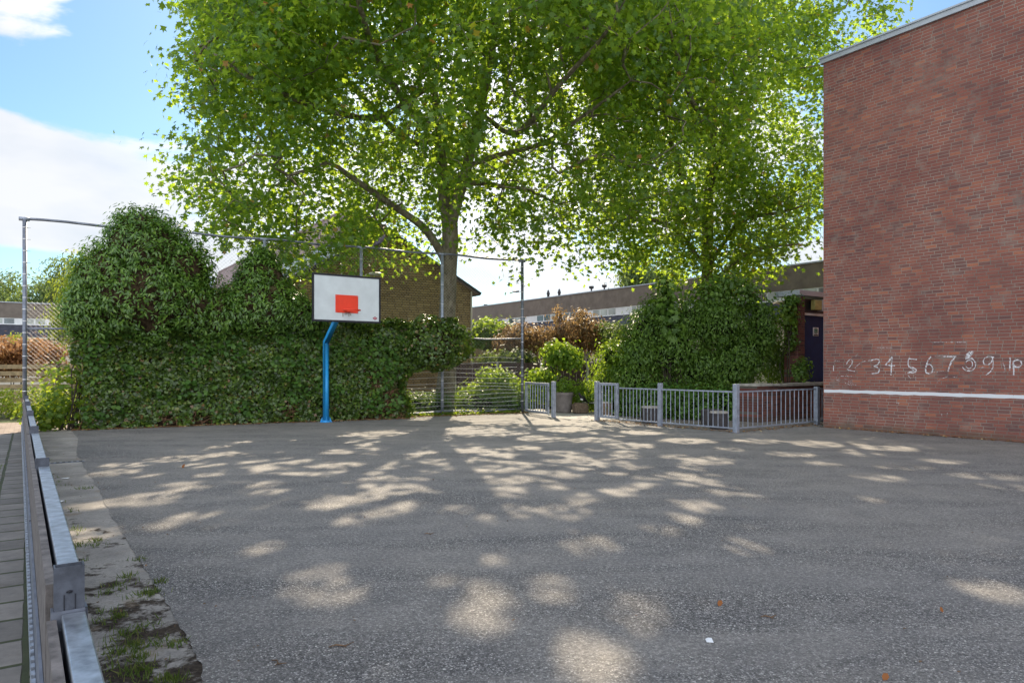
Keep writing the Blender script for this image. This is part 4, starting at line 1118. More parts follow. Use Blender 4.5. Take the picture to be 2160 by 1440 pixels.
b1 = V((-2.38, 24.75, 0))
def U1(u, v, Y): return P(u, v, Y)
limbs1 = [
 ('t', None, 0, [b1-UP*.1, b1+UP*.25, b1+UP*1.5+V((.10, 0, 0)), U1(944, 640, 24.7), U1(946, 540, 24.6), U1(949, 480, 24.5)], [.46, .36, .31, .29, .29, .28]),
 ('l', 't', .80, [U1(905, 492, 24.2), U1(865, 460, 23.6), U1(800, 415, 22.8), U1(735, 372, 22.0), U1(690, 345, 21.3), U1(610, 372, 20.6), U1(540, 330, 20.0)], [.14, .12, .105, .085, .06, .04, .02]),
 ('m', 't', 1.0, [U1(938, 420, 24.7), U1(930, 340, 25.2), U1(925, 250, 25.6), U1(900, 130, 26.0), U1(880, 20, 26), U1(870, -120, 26), U1(868, -300, 26)], [.20, .18, .16, .13, .10, .07, .03]),
 ('n', 't', 1.0, [U1(968, 410, 24.4), U1(985, 350, 24.2), U1(1010, 240, 24.0), U1(1040, 100, 23.8), U1(1045, -60, 23.8), U1(1050, -260, 23.6)], [.20, .18, .15, .12, .09, .03]),
 ('o', 'm', .25, [U1(860, 300, 25.5), U1(760, 200, 25.6), U1(660, 90, 25.6), U1(560, -40, 25.6), U1(480, -160, 25)], [.12, .11, .09, .06, .03]),
 ('p', 'm', .4, [U1(790, 250, 23.2), U1(640, 215, 21.6), U1(520, 160, 20.4), U1(430, 100, 20)], [.10, .09, .06, .03]),
 ('q', 'n', .2, [U1(1050, 330, 23.6), U1(1150, 300, 22.6), U1(1250, 230, 21.6), U1(1330, 170, 21)], [.085, .07, .05, .02]),
 ('r', 'n', .35, [U1(1090, 280, 21.8), U1(1180, 180, 19.4), U1(1260, 90, 17.4), U1(1320, 0, 16.2)], [.085, .07, .05, .02]),
 ('s', 'n', .15, [U1(1040, 390, 25.2), U1(1110, 400, 26.0), U1(1180, 430, 26.4)], [.09, .07, .03]),
 ('x', 'm', .3, [U1(880, 250, 22.5), U1(800, 130, 20), U1(760, 20, 18), U1(740, -120, 16.5)], [.12, .10, .07, .03]),
 ('y', 'm', .3, [U1(940, 280, 28), U1(960, 150, 30), U1(980, 60, 32)], [.12, .09, .03]),
]
def keep1(c):
    if c[0]/c[1] < -(1080-392+34*math.sin(c[2]*1.9)+20*math.sin(c[2]*5+c[1]))/1480: return False
    # the lower trunk is bare; nothing hangs low over the court
    if c[2] < 7.6 and math.hypot(c[0]+2.2, c[1]-24.6) < 1.7: return False
    if c[1] < 14.5 and c[2] < 8.0: return False
    lim = 4.9+.35*math.sin(c[0]*1.3)
    if c[0] < -2.6 and c[2] < (4.3 if c[0] > -8 else 5.2)+.3*math.sin(c[0]*2.1): return False
    return c[2] > lim-.2
ells1 = [(-2.0, 24.0, 13.0, 10.0, 8.2, 8.0), (-8.0, 22.2, 9.2, 4.2, 4.6, 4.1), (-8.6, 22.6, 14.2, 4.3, 5, 5.2), (2.8, 23.2, 8.6, 4.8, 4.6, 4.3), (2.6, 22, 14.6, 5, 6, 5.2),
         (1.5, 17.2, 11.6, 4.8, 4.4, 3.6), (-5.5, 19, 12.5, 5.5, 4.4, 5), (-3, 26.5, 8.2, 6.5, 4, 3.4), (-1.5, 20.5, 8.6, 6, 4, 2.6), (.6, 24, 5.6, 2.4, 1.6, 1.2), (-6.6, 21.2, 5.7, 3.4, 2.2, 1.5), (-5.2, 23.0, 5.9, 3.0, 2.4, 1.6), (-6.0, 21.0, 5.4, 3.0, 2.0, 1.0), (-9.2, 21.5, 7.0, 2.8, 2.4, 2.0), (-9.8, 22, 11, 2.6, 3, 3.6)]
big_tree('plane_tree', b1, limbs1, ells1, 2500, 52, 3, M['leaf_plane'], 'largest plane tree, mottled forked trunk rising behind the ball fence', keep1)
b2 = V((8.0, 29.0, 0))
limbs2 = [
 ('t', None, 0, [b2-UP*.1, b2+UP*.3, b2+UP*2, U1(1490, 600, 28.8), U1(1492, 500, 28.7), U1(1495, 410, 28.6)], [.36, .30, .25, .23, .21, .20]),
 ('m', 't', 1, [U1(1500, 330, 28.7), U1(1508, 220, 28.8), U1(1492, 110, 29), U1(1485, 0, 29), U1(1480, -200, 29)], [.15, .13, .10, .08, .03]),
 ('n', 't', 1, [U1(1525, 300, 28.2), U1(1545, 200, 28), U1(1600, 100, 27.8), U1(1690, 50, 27.4), U1(1780, 20, 27)], [.13, .12, .10, .07, .03]),
 ('o', 't', .85, [U1(1440, 370, 28), U1(1400, 240, 27.2), U1(1390, 120, 26.8), U1(1385, -40, 26.5)], [.12, .10, .08, .03]),
 ('p', 't', .72, [U1(1560, 470, 28), U1(1640, 450, 27.2), U1(1700, 430, 26.8)], [.09, .07, .03]),
 ('q', 't', .68, [U1(1420, 480, 27.8), U1(1330, 460, 27), U1(1250, 470, 26.6)], [.09, .07, .03]),
 ('r', 'm', .3, [U1(1470, 230, 25.5), U1(1430, 120, 23.5), U1(1400, 20, 22)], [.10, .08, .03]),
 ('s', 't', .66, [U1(1570, 540, 28), U1(1620, 520, 27.5), U1(1690, 515, 27)], [.07, .06, .03]),
]
ells2 = [(7.8, 28.6, 12.0, 6.6, 5.8, 7.2), (11.2, 27.4, 15.2, 3.7, 4.4, 3.9), (9.8, 27.6, 7.9, 4.0, 4.0, 3.3), (4.4, 27.3, 7.6, 3.9, 3.5, 3.2), (6.5, 24.6, 12.5, 4.5, 4, 4.5), (4.5, 27, 13, 4, 4, 5), (8, 28, 6.2, 4.6, 3, 2.0)]
def keep2(c):
    if c[0]/c[1] > .505: return c[2] > 13.6 and c[0]/c[1] < .53
    if c[2] < 5.2 and abs(c[0]/c[1]-.279) < .035: return False
    return c[2] > 4.7+.5*math.sin(c[0]*1.7)
big_tree('plane_tree', b2, limbs2, ells2, 1220, 50, 8, M['leaf_plane2'], 'slimmer plane tree at the right, rising beside the tall brick building', keep2, .112)

# ================================================================== SHRUBS
def shrub(name, base, blobs, n, size, tpl, mat, label, cat, group=None, clump=.2, per=26, stems=5, core=True, seed=1, upn=.5, smat=None, cmat=None):
    """blobs: ellipsoids (x,y,z,rx,ry,rz) in world space"""
    base = V(base); t = thing(name, base, label, cat, group); r = np.random.default_rng(seed+100)
    area = np.array([b[3]*b[4]+b[4]*b[5]+b[3]*b[5] for b in blobs]); area = area/area.sum()
    nc = max(6, n//per); Cs, Ns = [], []
    for k in range(nc):
        b = blobs[r.choice(len(blobs), p=area)]
        d = r.normal(0, 1, 3); d /= np.linalg.norm(d); rad = 1.04-abs(r.normal(0, .24))
        c = np.array(b[:3])+d*rad*np.array(b[3:6])*(1+.16*mnoise.noise(V(d*2.5)+V((seed, 0, 0))))
        if c[2] < .05: c[2] = abs(c[2])+.05
        m = int(per*r.uniform(.6, 1.4)); off = r.normal(0, clump, (m, 3))*np.array([1, 1, .75])
        Cs.append(c+off); Ns.append(d*.9+np.array([0, 0, upn])+off/clump*.4+r.normal(0, .5, (m, 3)))
    C = np.concatenate(Cs); N_ = np.concatenate(Ns); N_ = N_[C[:, 2] > .02]; C = C[C[:, 2] > .02]
    leaves('foliage', C, N_, r.uniform(.7, 1.3, len(C))*size, tpl, mat, t)
    m_ = MB()
    for b in blobs:
        for k in range(stems):
            a = base+V((r.normal(0, .12), r.normal(0, .12), 0)); e_ = V(b[:3])+V((r.uniform(-.6, .6)*b[3], r.uniform(-.6, .6)*b[4], r.uniform(.2, .8)*b[5]))
            mid = a.lerp(e_, .5)+V((r.normal(0, .1), r.normal(0, .1), .1)); m_.tube([a, mid, e_], [.022, .016, .006], 5, False)
    if m_.v: m_.build('stems', smat or M['twig_dark'], t)
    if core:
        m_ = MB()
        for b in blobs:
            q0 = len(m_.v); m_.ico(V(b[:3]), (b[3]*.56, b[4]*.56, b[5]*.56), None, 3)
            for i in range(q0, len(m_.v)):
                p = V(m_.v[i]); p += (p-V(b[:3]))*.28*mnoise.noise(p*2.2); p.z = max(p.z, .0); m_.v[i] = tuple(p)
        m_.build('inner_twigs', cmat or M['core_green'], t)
    return t
def V6(u, v, Y, ru, rv, ry): # ellipsoid seen at a place, radii given in photo pixels
    p = P(u, v, Y); return (p.x, p.y, p.z, ru/FPX*Y, ry, rv/FPX*Y)
# dark shrubs right of the opening
shrub('dark_shrub', (5.6, 22.6, 0), [V6(1370, 700, 22.9, 55, 50, 1), V6(1420, 740, 22.7, 70, 55, 1), V6(1345, 750, 22.9, 45, 50, .9), V6(1450, 680, 23, 45, 50, .9), V6(1385, 650, 23, 26, 26, .6), V6(1480, 780, 22.6, 60, 45, .8), V6(1340, 800, 22.8, 50, 35, .8)], 23000, .062, T_OVAL, M['leaf_dark'], 'wide dark green shrub left of centre behind the railing', 'shrub', 'shrubs behind the railing', .15, 16, 4, seed=2)
shrub('dark_shrub', (7.3, 22.5, 0), [V6(1520, 690, 22.6, 60, 50, 1), V6(1570, 750, 22.5, 55, 60, .9), V6(1500, 665, 22.9, 42, 30, .7), V6(1610, 700, 22.6, 32, 45, .7), V6(1535, 780, 22.4, 60, 45, .9)], 19000, .062, T_OVAL, M['leaf_dark'], 'tallest dark shrub behind the brick planter, reaching the plane leaves', 'shrub', 'shrubs behind the railing', .15, 16, 4, seed=3)
shrub('tall_shrub', (7.0, 22.9, 0), [V6(1500, 630, 23, 40, 36, .7), V6(1555, 625, 23, 42, 34, .7), V6(1530, 595, 23, 28, 22, .5), V6(1600, 660, 23, 26, 26, .5)], 3200, .075, T_ROUND, M['leaf_dark'], 'loose leafy shrub top rising above the dark shrubs below the slimmer plane tree', 'shrub', None, .2, 11, 4, False, 35)
shrub('sapling', (5.05, 22.3, 0), [(4.95, 22.2, 3.0, .35, .35, .9), (4.95, 22.2, 3.9, .16, .16, .55)], 420, .14, T_PLANE, M['leaf_dark'], 'thin young sapling with big leaves poking out of the dark shrub top', 'sapling', None, .16, 7, 3, False, 4)
shrub('light_shrub', (3.25, 23.6, 0), [V6(1300, 790, 24, 34, 40, .6), V6(1290, 755, 24, 26, 28, .5), V6(1275, 810, 24, 28, 24, .5), V6(1320, 740, 24, 18, 40, .5)], 5200, .07, T_OVAL, M['leaf_light'], 'sunlit yellow green shrub right of the court opening', 'shrub', None, .2, 22, 4, True, 5)
shrub('ground_cover_hedge', (4.8, 22, 0), [(3.6, 22.9, .3, .9, .55, .45), (4.6, 21.9, .35, 1.0, .6, .5), (5.6, 21.2, .4, 1.0, .6, .55), (6.3, 21.0, .45, .5, .4, .6), (5.0, 22.4, .55, 1.6, .7, .55)], 15000, .05, T_ROUND, M['leaf_cover'], 'low green planting behind the knee rail and drum seats', 'hedge', None, .16, 26, 1, True, 6)
shrub('elder_bush', (1.35, 26.2, 0), [V6(1185, 750, 26, 38, 20, .5), V6(1205, 762, 26, 30, 14, .5), V6(1150, 792, 26, 16, 12, .4), V6(1165, 740, 26, 18, 14, .4), V6(1180, 732, 26, 14, 10, .3), V6(1130, 800, 26, 22, 16, .4)], 2600, .085, T_ROUND, M['leaf_light'], 'bright elder bush standing before the dark board fence', 'shrub', None, .17, 20, 4, False, 7)
shrub('pot_shrub', (1.85, 24.6, 0), [(1.85, 24.45, .92, .36, .30, .26), (2.5, 24.8, .5, .5, .4, .42), (2.9, 24.6, .45, .4, .4, .4), (1.2, 25.3, .6, .5, .4, .35)], 4200, .055, T_ROUND, M['leaf_light'], 'leafy light green shrub around and behind the grey pot', 'shrub', None, .15, 20, 3, False, 8)
shrub('sunlit_shrub', (-1.0, 25.2, 0), [V6(1010, 830, 25.4, 38, 22, .5), V6(1060, 812, 25.4, 34, 22, .5), V6(1090, 830, 25.4, 24, 24, .5), V6(1040, 795, 25.4, 30, 12, .4), V6(985, 845, 25.4, 26, 18, .5)], 5200, .06, T_ROUND, M['leaf_light'], 'sunlit shrub seen through the lower wires of the ball fence', 'shrub', None, .17, 22, 3, False, 9)
shrub('dark_undergrowth', (-1.3, 24.3, 0), [(-2.8, 24.2, .35, .9, .45, .4), (-1.2, 24.5, .35, .9, .4, .4), (.0, 24.7, .3, .7, .4, .38), (-3.4, 23.4, .3, .7, .4, .35)], 6500, .045, T_ROUND, M['leaf_cover'], 'low green undergrowth round the foot of the largest plane tree', 'undergrowth', None, .12, 24, 0, True, 10)
# copper and green shrubs in the gardens behind
shrub('copper_tree', P(1225, 860, 33).xy.to_3d(), [V6(1222, 705, 33, 52, 34, 1.2), V6(1190, 715, 33.4, 34, 26, 1), V6(1265, 715, 33.4, 28, 32, 1), V6(1180, 665, 33, 12, 12, .3), V6(1228, 664, 33, 14, 10, .3)], 7500, .10, T_OVAL, M['leaf_copper'], 'larger round copper leaved tree before the terrace', 'tree', 'copper trees behind the board fence', .2, 20, 4, False, 11)
shrub('copper_tree', P(1120, 860, 33).xy.to_3d(), [V6(1100, 712, 33, 36, 27, 1), V6(1140, 720, 33, 30, 28, 1), V6(1072, 730, 33, 26, 24, 1)], 6000, .10, T_OVAL, M['leaf_copper'], 'smaller copper tree just right of the fence end post', 'tree', 'copper trees behind the board fence', .2, 20, 4, False, 12)
shrub('garden_tree', P(1030, 860, 35).xy.to_3d(), [V6(1030, 712, 35, 34, 38, 1.1), V6(1062, 715, 35, 20, 28, 1), V6(1010, 730, 35, 22, 30, 1)], 5000, .12, T_ROUND, M['leaf_light'], 'yellow green garden tree between gable house and copper trees', 'tree', None, .24, 18, 4, False, 13)
shrub('garden_shrub', P(1310, 860, 31).xy.to_3d(), [V6(1302, 725, 31, 22, 36, .8), V6(1285, 700, 32, 18, 18, .6), V6(1070, 758, 31, 60, 14, .5)], 4200, .085, T_ROUND, M['leaf_far'], 'mixed garden shrub between the copper tree and the dark shrubs', 'shrub', None, .2, 18, 3, False, 14)
# left side
shrub('low_hedge', G(30, 878), [(-17.2, 20.4, .42, 1.5, .45, .5), (-15.0, 21.9, .42, 1.5, .45, .5), (-13.0, 23.2, .42, 1.5, .5, .5), (-19.5, 19, .42, 1.5, .5, .5)], 12000, .05, T_ROUND, M['leaf_yellow'], 'low clipped yellow green hedge beyond the sunlit road', 'hedge', None, .12, 26, 0, False, 15)
shrub('orange_hedge', P(20, 860, 27).xy.to_3d(), [V6(-60, 742, 25.5, 60, 24, .6), V6(20, 738, 27, 60, 25, .6), V6(85, 742, 28.5, 45, 22, .6), V6(-60, 775, 25.5, 60, 22, .5), V6(20, 770, 27, 60, 20, .5), V6(85, 770, 28.5, 50, 20, .5)], 12000, .07, T_ROUND, M['leaf_orange'], 'orange leaved hedge hanging over the tan slat fence', 'hedge', None, .16, 24, 0, True, 16, .5, None, M['core'])
shrub('round_conifer', P(38, 860, 30).xy.to_3d(), [V6(38, 722, 30, 17, 20, .4), V6(36, 740, 30, 22, 22, .4)], 1500, .07, T_OVAL, M['leaf_yellow'], 'small pointed yellow green bush above the orange hedge', 'shrub', None, .12, 18, 2, False, 17)
shrub('climbing_vine', FL+FE*1.0, [(-11.4, 17.75, .8, .45, .4, .75), (-10.9, 18.1, 1.5, .4, .35, .8), (-10.8, 18.2, 2.4, .35, .3, .8), (-10.7, 18.3, 3.3, .3, .3, .5), (-11.7, 17.5, .35, .4, .35, .3)], 3300, .075, T_IVY, M['leaf_vine'], 'sunlit climbing vine at the left end of the ivy hedge', 'climbing plant', None, .17, 16, 3, False, 18)
shrub('yellow_tree', P(175, 860, 27).xy.to_3d(), [V6(170, 640, 27, 34, 60, 1.0), V6(195, 590, 27, 30, 50, 1.0), V6(150, 690, 27, 26, 30, .8)], 5200, .09, T_OVAL, M['leaf_yellow'], 'yellow green tree showing left of the ivy dome', 'tree', None, .26, 14, 4, False, 19, smat=M['twig_dark'])
far = [(40, 622, 78, 75, 46, 4, 'broad far tree above the left terrace roof'), (125, 628, 80, 34, 40, 3, 'narrower far tree beside the ivy dome'), (-70, 610, 78, 70, 50, 4, 'far tree cut by the left edge of the photo'),
       (1395, 585, 60, 28, 30, 3, 'pale far tree above the long terrace roof'), (1340, 570, 62, 20, 44, 2.4, 'loose far tree left of the pale one above the terrace roof')]
for i, (u, v, Y, ru, rv, ry, lab) in enumerate(far):
    shrub('distant_tree', P(u, 790, Y).xy.to_3d(), [V6(u, v, Y, ru, rv, ry), V6(u-ru*.5, v+rv*.4, Y, ru*.6, rv*.6, ry), V6(u+ru*.5, v+rv*.35, Y, ru*.6, rv*.6, ry)], 3200 if i < 3 else 2000, .26, T_OVAL, M['leaf_far'], lab, 'tree', 'far trees above the roofs', .5, 14, 3, False, 20+i)
shrub('wispy_tree', P(120, 860, 36).xy.to_3d(), [V6(128, 575, 36, 22, 30, .8), V6(150, 560, 36, 22, 22, .8), V6(112, 600, 36, 18, 14, .6)], 900, .11, T_OVAL, M['leaf_far'], 'wispy dark tree crown leaning left of the ivy dome', 'tree', None, .25, 9, 4, False, 31)
# ivy and creepers at the annex
shrub('pier_ivy', A0+V((-.1, 0, 0)), [V6(1688, 785, 22.1, 14, 24, .2), V6(1698, 768, 22.1, 8, 18, .15), V6(1664, 645, 22.3, 8, 18, .2), V6(1668, 700, 22.3, 4, 40, .15), V6(1672, 632, 22.1, 8, 6, .15)], 1500, .055, T_IVY, M['leaf_dark'], 'ivy climbing the brick pier beside the blue door', 'ivy', None, .11, 16, 1, False, 32)
shrub('creeper_tips', A0+V((-.35, .1, 0)), [V6(1664, 670, 22.3, 9, 20, .2), V6(1655, 655, 22.3, 8, 12, .2)], 260, .09, T_IVY, M['leaf_vine'], 'sunlit creeper leaves hanging at the upper corner of the annex', 'creeper', None, .12, 10, 0, False, 33)
shrub('far_shrub', P(1655, 860, 25).xy.to_3d(), [V6(1640, 775, 24, 24, 34, .6), V6(1625, 730, 24, 18, 34, .5), V6(1655, 745, 24, 12, 22, .4)], 2400, .07, T_OVAL, M['leaf_dark'], 'shrub between the tallest dark shrub and the annex pier', 'shrub', None, .22, 18, 3, False, 34)

# ================================================================== IVY HEDGE
ih = thing('ivy_hedge', FL+FE*5, 'long dark ivy hedge smothering the lower half of the ball fence', 'hedge')
S0h, S1h = .25, 11.9
def hedge_depth(s, z):
    """distance of the hedge face in front of the fence line"""
    s = np.asarray(s, float); z = np.asarray(z, float)
    d = .30+.032*s + .0*z
    p = np.stack([s*.9, z*1.1, np.zeros_like(s)], -1)
    d = d + .17*vnoise(p, 5)+.12*vnoise(p*3.6, 6)
    top = hedge_top(s)
    d = d*np.sqrt(np.clip(1-np.clip((z-top+.55)/.62, 0, 1)**2, 0, 1))
    d = d+.16*np.clip(.7-z, 0, 1)*0
    return d
def hedge_top(s):
    s = np.asarray(s, float)
    return 2.75+.20*np.sin(s*1.1)+.12*np.sin(s*2.7+1)+.15*np.clip(s-6, 0, 4)*.5
def hedge_right(z):
    """right end: pulled back near the ground, bulging at the top"""
    z = np.asarray(z, float); return 9.75+1.75*np.clip((z-1.35)/.7, 0, 1)+.15*np.sin(z*5)
def hedge_left(z): return .9+.35*np.sin(np.asarray(z)*2.2)+.35*np.clip(np.asarray(z)-.9, 0, 2)
def HD1(s, z): return float(hedge_depth(np.array([s]), np.array([z]))[0])
def hpt(s, dd, z): return np.array(FL)[None]+np.outer(s, np.array(FE))+np.outer(dd, np.array(FN))+np.outer(z, np.array((0, 0, 1.)))
def ivy_faces():
    n = 46000; s = rng.uniform(.4, 11.9, n); z = rng.uniform(0, 3.6, n)
    ok = (z < hedge_top(s)) & (s < hedge_right(z)) & (s > hedge_left(z)); s, z = s[ok], z[ok]
    # bare patches where brown stems show
    bare = vnoise(np.stack([s*1.3, z*1.2, np.zeros_like(s)], -1), 21)
    ok = rng.uniform(0, 1, len(s)) > np.clip((bare-.10)*2.6, .06, .85)*(z < 2.4); s, z = s[ok], z[ok]
    d = hedge_depth(s, z)
    endr = np.clip((hedge_right(z)-s)/.5, 0, 1); endl = np.clip((s-hedge_left(z))/.5, 0, 1)
    d = d*np.sqrt(1-(1-endr)**2)*np.sqrt(1-(1-endl)**2)
    d = d-np.abs(rng.normal(0, .06, len(s)))+.03
    C = hpt(s, d, z)
    N_ = np.tile(np.array(FN), (len(s), 1))*1.0+np.array((0, 0, .6))+rng.normal(0, .62, (len(s), 3))
    # top and back
    m = 16000; s2 = rng.uniform(.9, 11.5, m); w = rng.uniform(-1, 1, m); zt = hedge_top(s2)-.10*(1-np.sqrt(np.clip(1-w*w*.6, 0, 1)))*3+rng.normal(0, .06, m)
    okk = s2 < hedge_right(zt); s2, w, zt = s2[okk], w[okk], zt[okk]
    C2 = hpt(s2, w*.5, zt); N2 = np.array((0, 0, 1.))+rng.normal(0, .5, (len(s2), 3))
    m = 14000; s3 = rng.uniform(.6, 11.9, m); z3 = rng.uniform(0, 3.0, m); okk = (z3 < hedge_top(s3)) & (s3 < hedge_right(z3)) & (s3 > hedge_left(z3)); s3, z3 = s3[okk], z3[okk]
    C3 = hpt(s3, -.45+rng.normal(0, .06, len(s3)), z3); N3 = -np.array(FN)+np.array((0, 0, .5))+rng.normal(0, .4, (len(s3), 3))
    m = 3500; z4 = rng.uniform(0, 2.9, m); s4 = hedge_right(z4)+rng.normal(-.05, .06, m); C4 = hpt(s4, rng.uniform(-.45, .75, m), z4); N4 = np.array(FE)+rng.normal(0, .45, (m, 3))
    # clump swelling at the right end
    cl = np.array(FL)+np.array(FE)*10.75+np.array(FN)*.35+np.array((0, 0, 2.35)); m = 5200
    dd = rng.normal(0, 1, (m, 3)); dd /= np.linalg.norm(dd, axis=1, keepdims=True)
    rad = (1+.22*vnoise(dd*2.2, 31))[:, None]*(1-np.abs(rng.normal(0, .08, (m, 1))))
    loc = dd*rad*np.array((1.15, .75, .85)); C5 = cl+loc[:, :1]*np.array(FE)+loc[:, 1:2]*np.array(FN)+loc[:, 2:]*np.array((0, 0, 1.))
    N5 = dd[:, :1]*np.array(FE)+dd[:, 1:2]*np.array(FN)+dd[:, 2:]*np.array((0, 0, 1.))+rng.normal(0, .45, (m, 3))+np.array((0, 0, .4))
    C = np.concatenate([C, C2, C3, C4, C5]); C[:, 2] = np.abs(C[:, 2]); N_ = np.concatenate([N_, N2, N3, N4, N5])
    return C, N_
C, N_ = ivy_faces()
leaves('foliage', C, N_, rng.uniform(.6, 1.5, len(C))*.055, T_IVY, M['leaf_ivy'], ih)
k = 2600; s_ = rng.uniform(1.2, 9.6, k); z_ = rng.uniform(.2, 2.6, k); clump = vnoise(np.stack([s_*2.1, z_*2.3, np.zeros(k)], -1), 55) > .12
s_, z_ = s_[clump], z_[clump]; C = hpt(s_, hedge_depth(s_, z_)+.05+np.abs(rng.normal(0, .05, len(s_))), z_)
leaves('shoots', C, np.tile(np.array(FN), (len(C), 1))+np.array((0, 0, .8))+rng.normal(0, .5, (len(C), 3)), rng.uniform(.06, .10, len(C)), T_IVY, M['leaf_cover'], ih)
# brown thicket inside
m_ = MB(); ns, nz_ = 90, 30; grid = []
for j in range(nz_+1):
    for i in range(ns+1):
        z = 2.9*j/nz_; lo, hi = float(hedge_left(z))+.15, float(hedge_right(z))-.15; s = lo+(hi-lo)*i/ns
        z_ = min(z, float(hedge_top(s))-.10); d = max(.02, HD1(s, z_)-.24)*(1 if 0 < i < ns else 0)
        d += .05*mnoise.noise(V((s*6, z*6, 0)))
        grid.append(FL+FE*s+FN*d+UP*z_)
fs_ = [(j*(ns+1)+i, j*(ns+1)+i+1, (j+1)*(ns+1)+i+1, (j+1)*(ns+1)+i) for j in range(nz_) for i in range(ns)]
m_.add(grid, fs_); m_.add([g_-FN*.0+FN*(-.25-(g_-FL).dot(FN)) for g_ in grid], [tuple(reversed(f)) for f in fs_])
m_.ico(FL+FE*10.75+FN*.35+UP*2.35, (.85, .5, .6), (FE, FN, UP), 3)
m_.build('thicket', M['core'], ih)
m_ = MB(); rr = random.Random(12)
cnt = 0
while cnt < 520:
    s, z = rr.uniform(1.2, 10.8), rr.uniform(.1, 2.5)
    b_ = float(vnoise(np.array([[s*1.3, z*1.2, 0.0]]), 21)[0])
    if rr.random() > np.clip((b_-.02)*2.5, .10, 1) or s > hedge_right(z)-.2: continue
    pts = []; a_ = rr.uniform(0, 6.28); l = rr.uniform(.12, .5)
    for k in range(5):
        pts.append(FL+FE*s+FN*(HD1(s, z)-.03+rr.uniform(-.03, .05))+UP*max(z, .03)); a_ += rr.uniform(-.7, .7); s += math.cos(a_)*l/4; z += math.sin(a_)*l/4*.9
    m_.tube(pts, rr.uniform(.003, .008), 4, False); cnt += 1
m_.build('bare_stems', M['stem_brown'], ih)

def ivy_dome(name, blobs, n, label, seed):
    """bushy flowering ivy above the rail: many rosettes of longer leaves over bulging heads"""
    base = FL+FE*blobs[0][0]; t = thing(name, base, label, 'ivy bush', 'ivy heads above the hedge')
    r = np.random.default_rng(seed); area = np.array([b[2]*b[4] for b in blobs]); area /= area.sum(); Cs, Ns, Ts = [], [], []
    FEa, FNa, Ua = np.array(FE), np.array(FN), np.array((0, 0, 1.))
    for k in range(n//9):
        b = blobs[r.choice(len(blobs), p=area)]; d = r.normal(0, 1, 3); d /= np.linalg.norm(d)
        lump = 1+.24*mnoise.noise(V(d*2.6)+V((seed, b[0], 0)))+.17*mnoise.noise(V(d*6)+V((seed, 3, 0)))
        rad = lump*(1-abs(r.normal(0, .09)))
        loc = d*rad*np.array((b[2], b[3], b[4])); c = np.array(FL)+FEa*(b[0]+loc[0])+FNa*(b[5]+loc[1])+Ua*(b[1]+loc[2])
        wd = FEa*d[0]+FNa*d[1]+Ua*(d[2]+.35); wd /= np.linalg.norm(wd)
        if r.random() < .035:
            c = c+wd*r.uniform(.05, .28)   # a shoot standing out
        m = 9; off = r.normal(0, .07, (m, 3)); Cs.append(c+off)
        Ns.append(wd*.8+Ua*.35+off*5+r.normal(0, .25, (m, 3))); Ts.append(off*9+wd*.2-Ua*.25+r.normal(0, .2, (m, 3)))
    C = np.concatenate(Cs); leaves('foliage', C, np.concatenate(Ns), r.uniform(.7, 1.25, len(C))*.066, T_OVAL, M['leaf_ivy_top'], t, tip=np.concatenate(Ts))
    m_ = MB()
    for b in blobs:
        q0 = len(m_.v); c = FL+FE*b[0]+FN*b[5]+UP*b[1]; m_.ico(c, (b[2]*.80, b[3]*.78, b[4]*.80), (FE, FN, UP), 3)
        for i in range(q0, len(m_.v)):
            p = V(m_.v[i]); m_.v[i] = tuple(p+(p-c)*.2*mnoise.noise(p*2))
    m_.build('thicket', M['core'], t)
# (along fence, height, half sizes along/across/up, offset from the fence)
def fs(u): # place along the fence seen at column u
    k = (u-1080)/FPX; return (FL.x-k*FL.y)/(k*FE.y-FE.x)
ivy_dome('ivy_dome', [(fs(300), 3.45, 1.62, 1.15, 1.25, .25), (fs(308), 4.35, 1.20, 1.0, 1.20, .2), (fs(370), 4.1, .95, .9, .95, .2), (fs(235), 3.9, .90, .9, .85, .2), (fs(215), 3.1, .85, .8, .7, .2), (fs(405), 3.2, .8, .8, .8, .2), (fs(300), 4.95, .85, .75, .82, .15), (fs(450), 3.0, .7, .6, .7, .2), (fs(180), 2.9, .55, .6, .6, .2)], 40000, 'biggest domed ivy head, rising above the left part of the hedge', 41)
ivy_dome('ivy_dome', [(fs(553), 3.3, 1.15, .85, .85, .2), (fs(550), 4.0, .70, .65, .75, .15), (fs(552), 4.55, .38, .4, .42, .1), (fs(610), 3.15, .75, .7, .55, .2), (fs(500), 3.1, .6, .6, .55, .2), (fs(640), 2.9, .6, .6, .4, .2)], 20000, 'smaller pointed ivy head left of the backboard', 42)

# ================================================================== GROUND LITTER
def flat_leaves(name, pts, size, mat, tpl=T_PLANE, tilt=.35, z=.012):
    n = len(pts); C = np.zeros((n, 3)); C[:, :2] = pts; C[:, 2] = z+rng.uniform(0, .02, n)
    N_ = np.array((0, 0, 1.))+rng.normal(0, tilt, (n, 3)); tip = rng.normal(0, 1, (n, 3)); tip[:, 2] *= .1
    return leaves(name, C, N_, rng.uniform(.6, 1.3, n)*size, tpl, mat, None, tip)
pts = []
for k in range(2600):
    s = rng.uniform(1.0, 14.2); z0 = HD1(min(s, 9.7), .1) if s < 9.8 else .15
    q_ = FL+FE*s+FN*(z0+abs(rng.normal(0, .16))*(1 if s < 9.8 else 1.2)-.1); pts.append((q_.x, q_.y))
for k in range(500):
    q_ = G0.lerp(G1, rng.uniform(0, 1)) if k % 2 else G1+gq*rng.uniform(0, 4.5)
    q_ = q_+V((rng.normal(0, .12), rng.normal(0, .12), 0)); pts.append((q_.x, q_.y))
for k in range(420):
    q_ = BC+DW*rng.uniform(-.6, 12)-DX*abs(rng.normal(.04, .07)); pts.append((q_.x, q_.y))
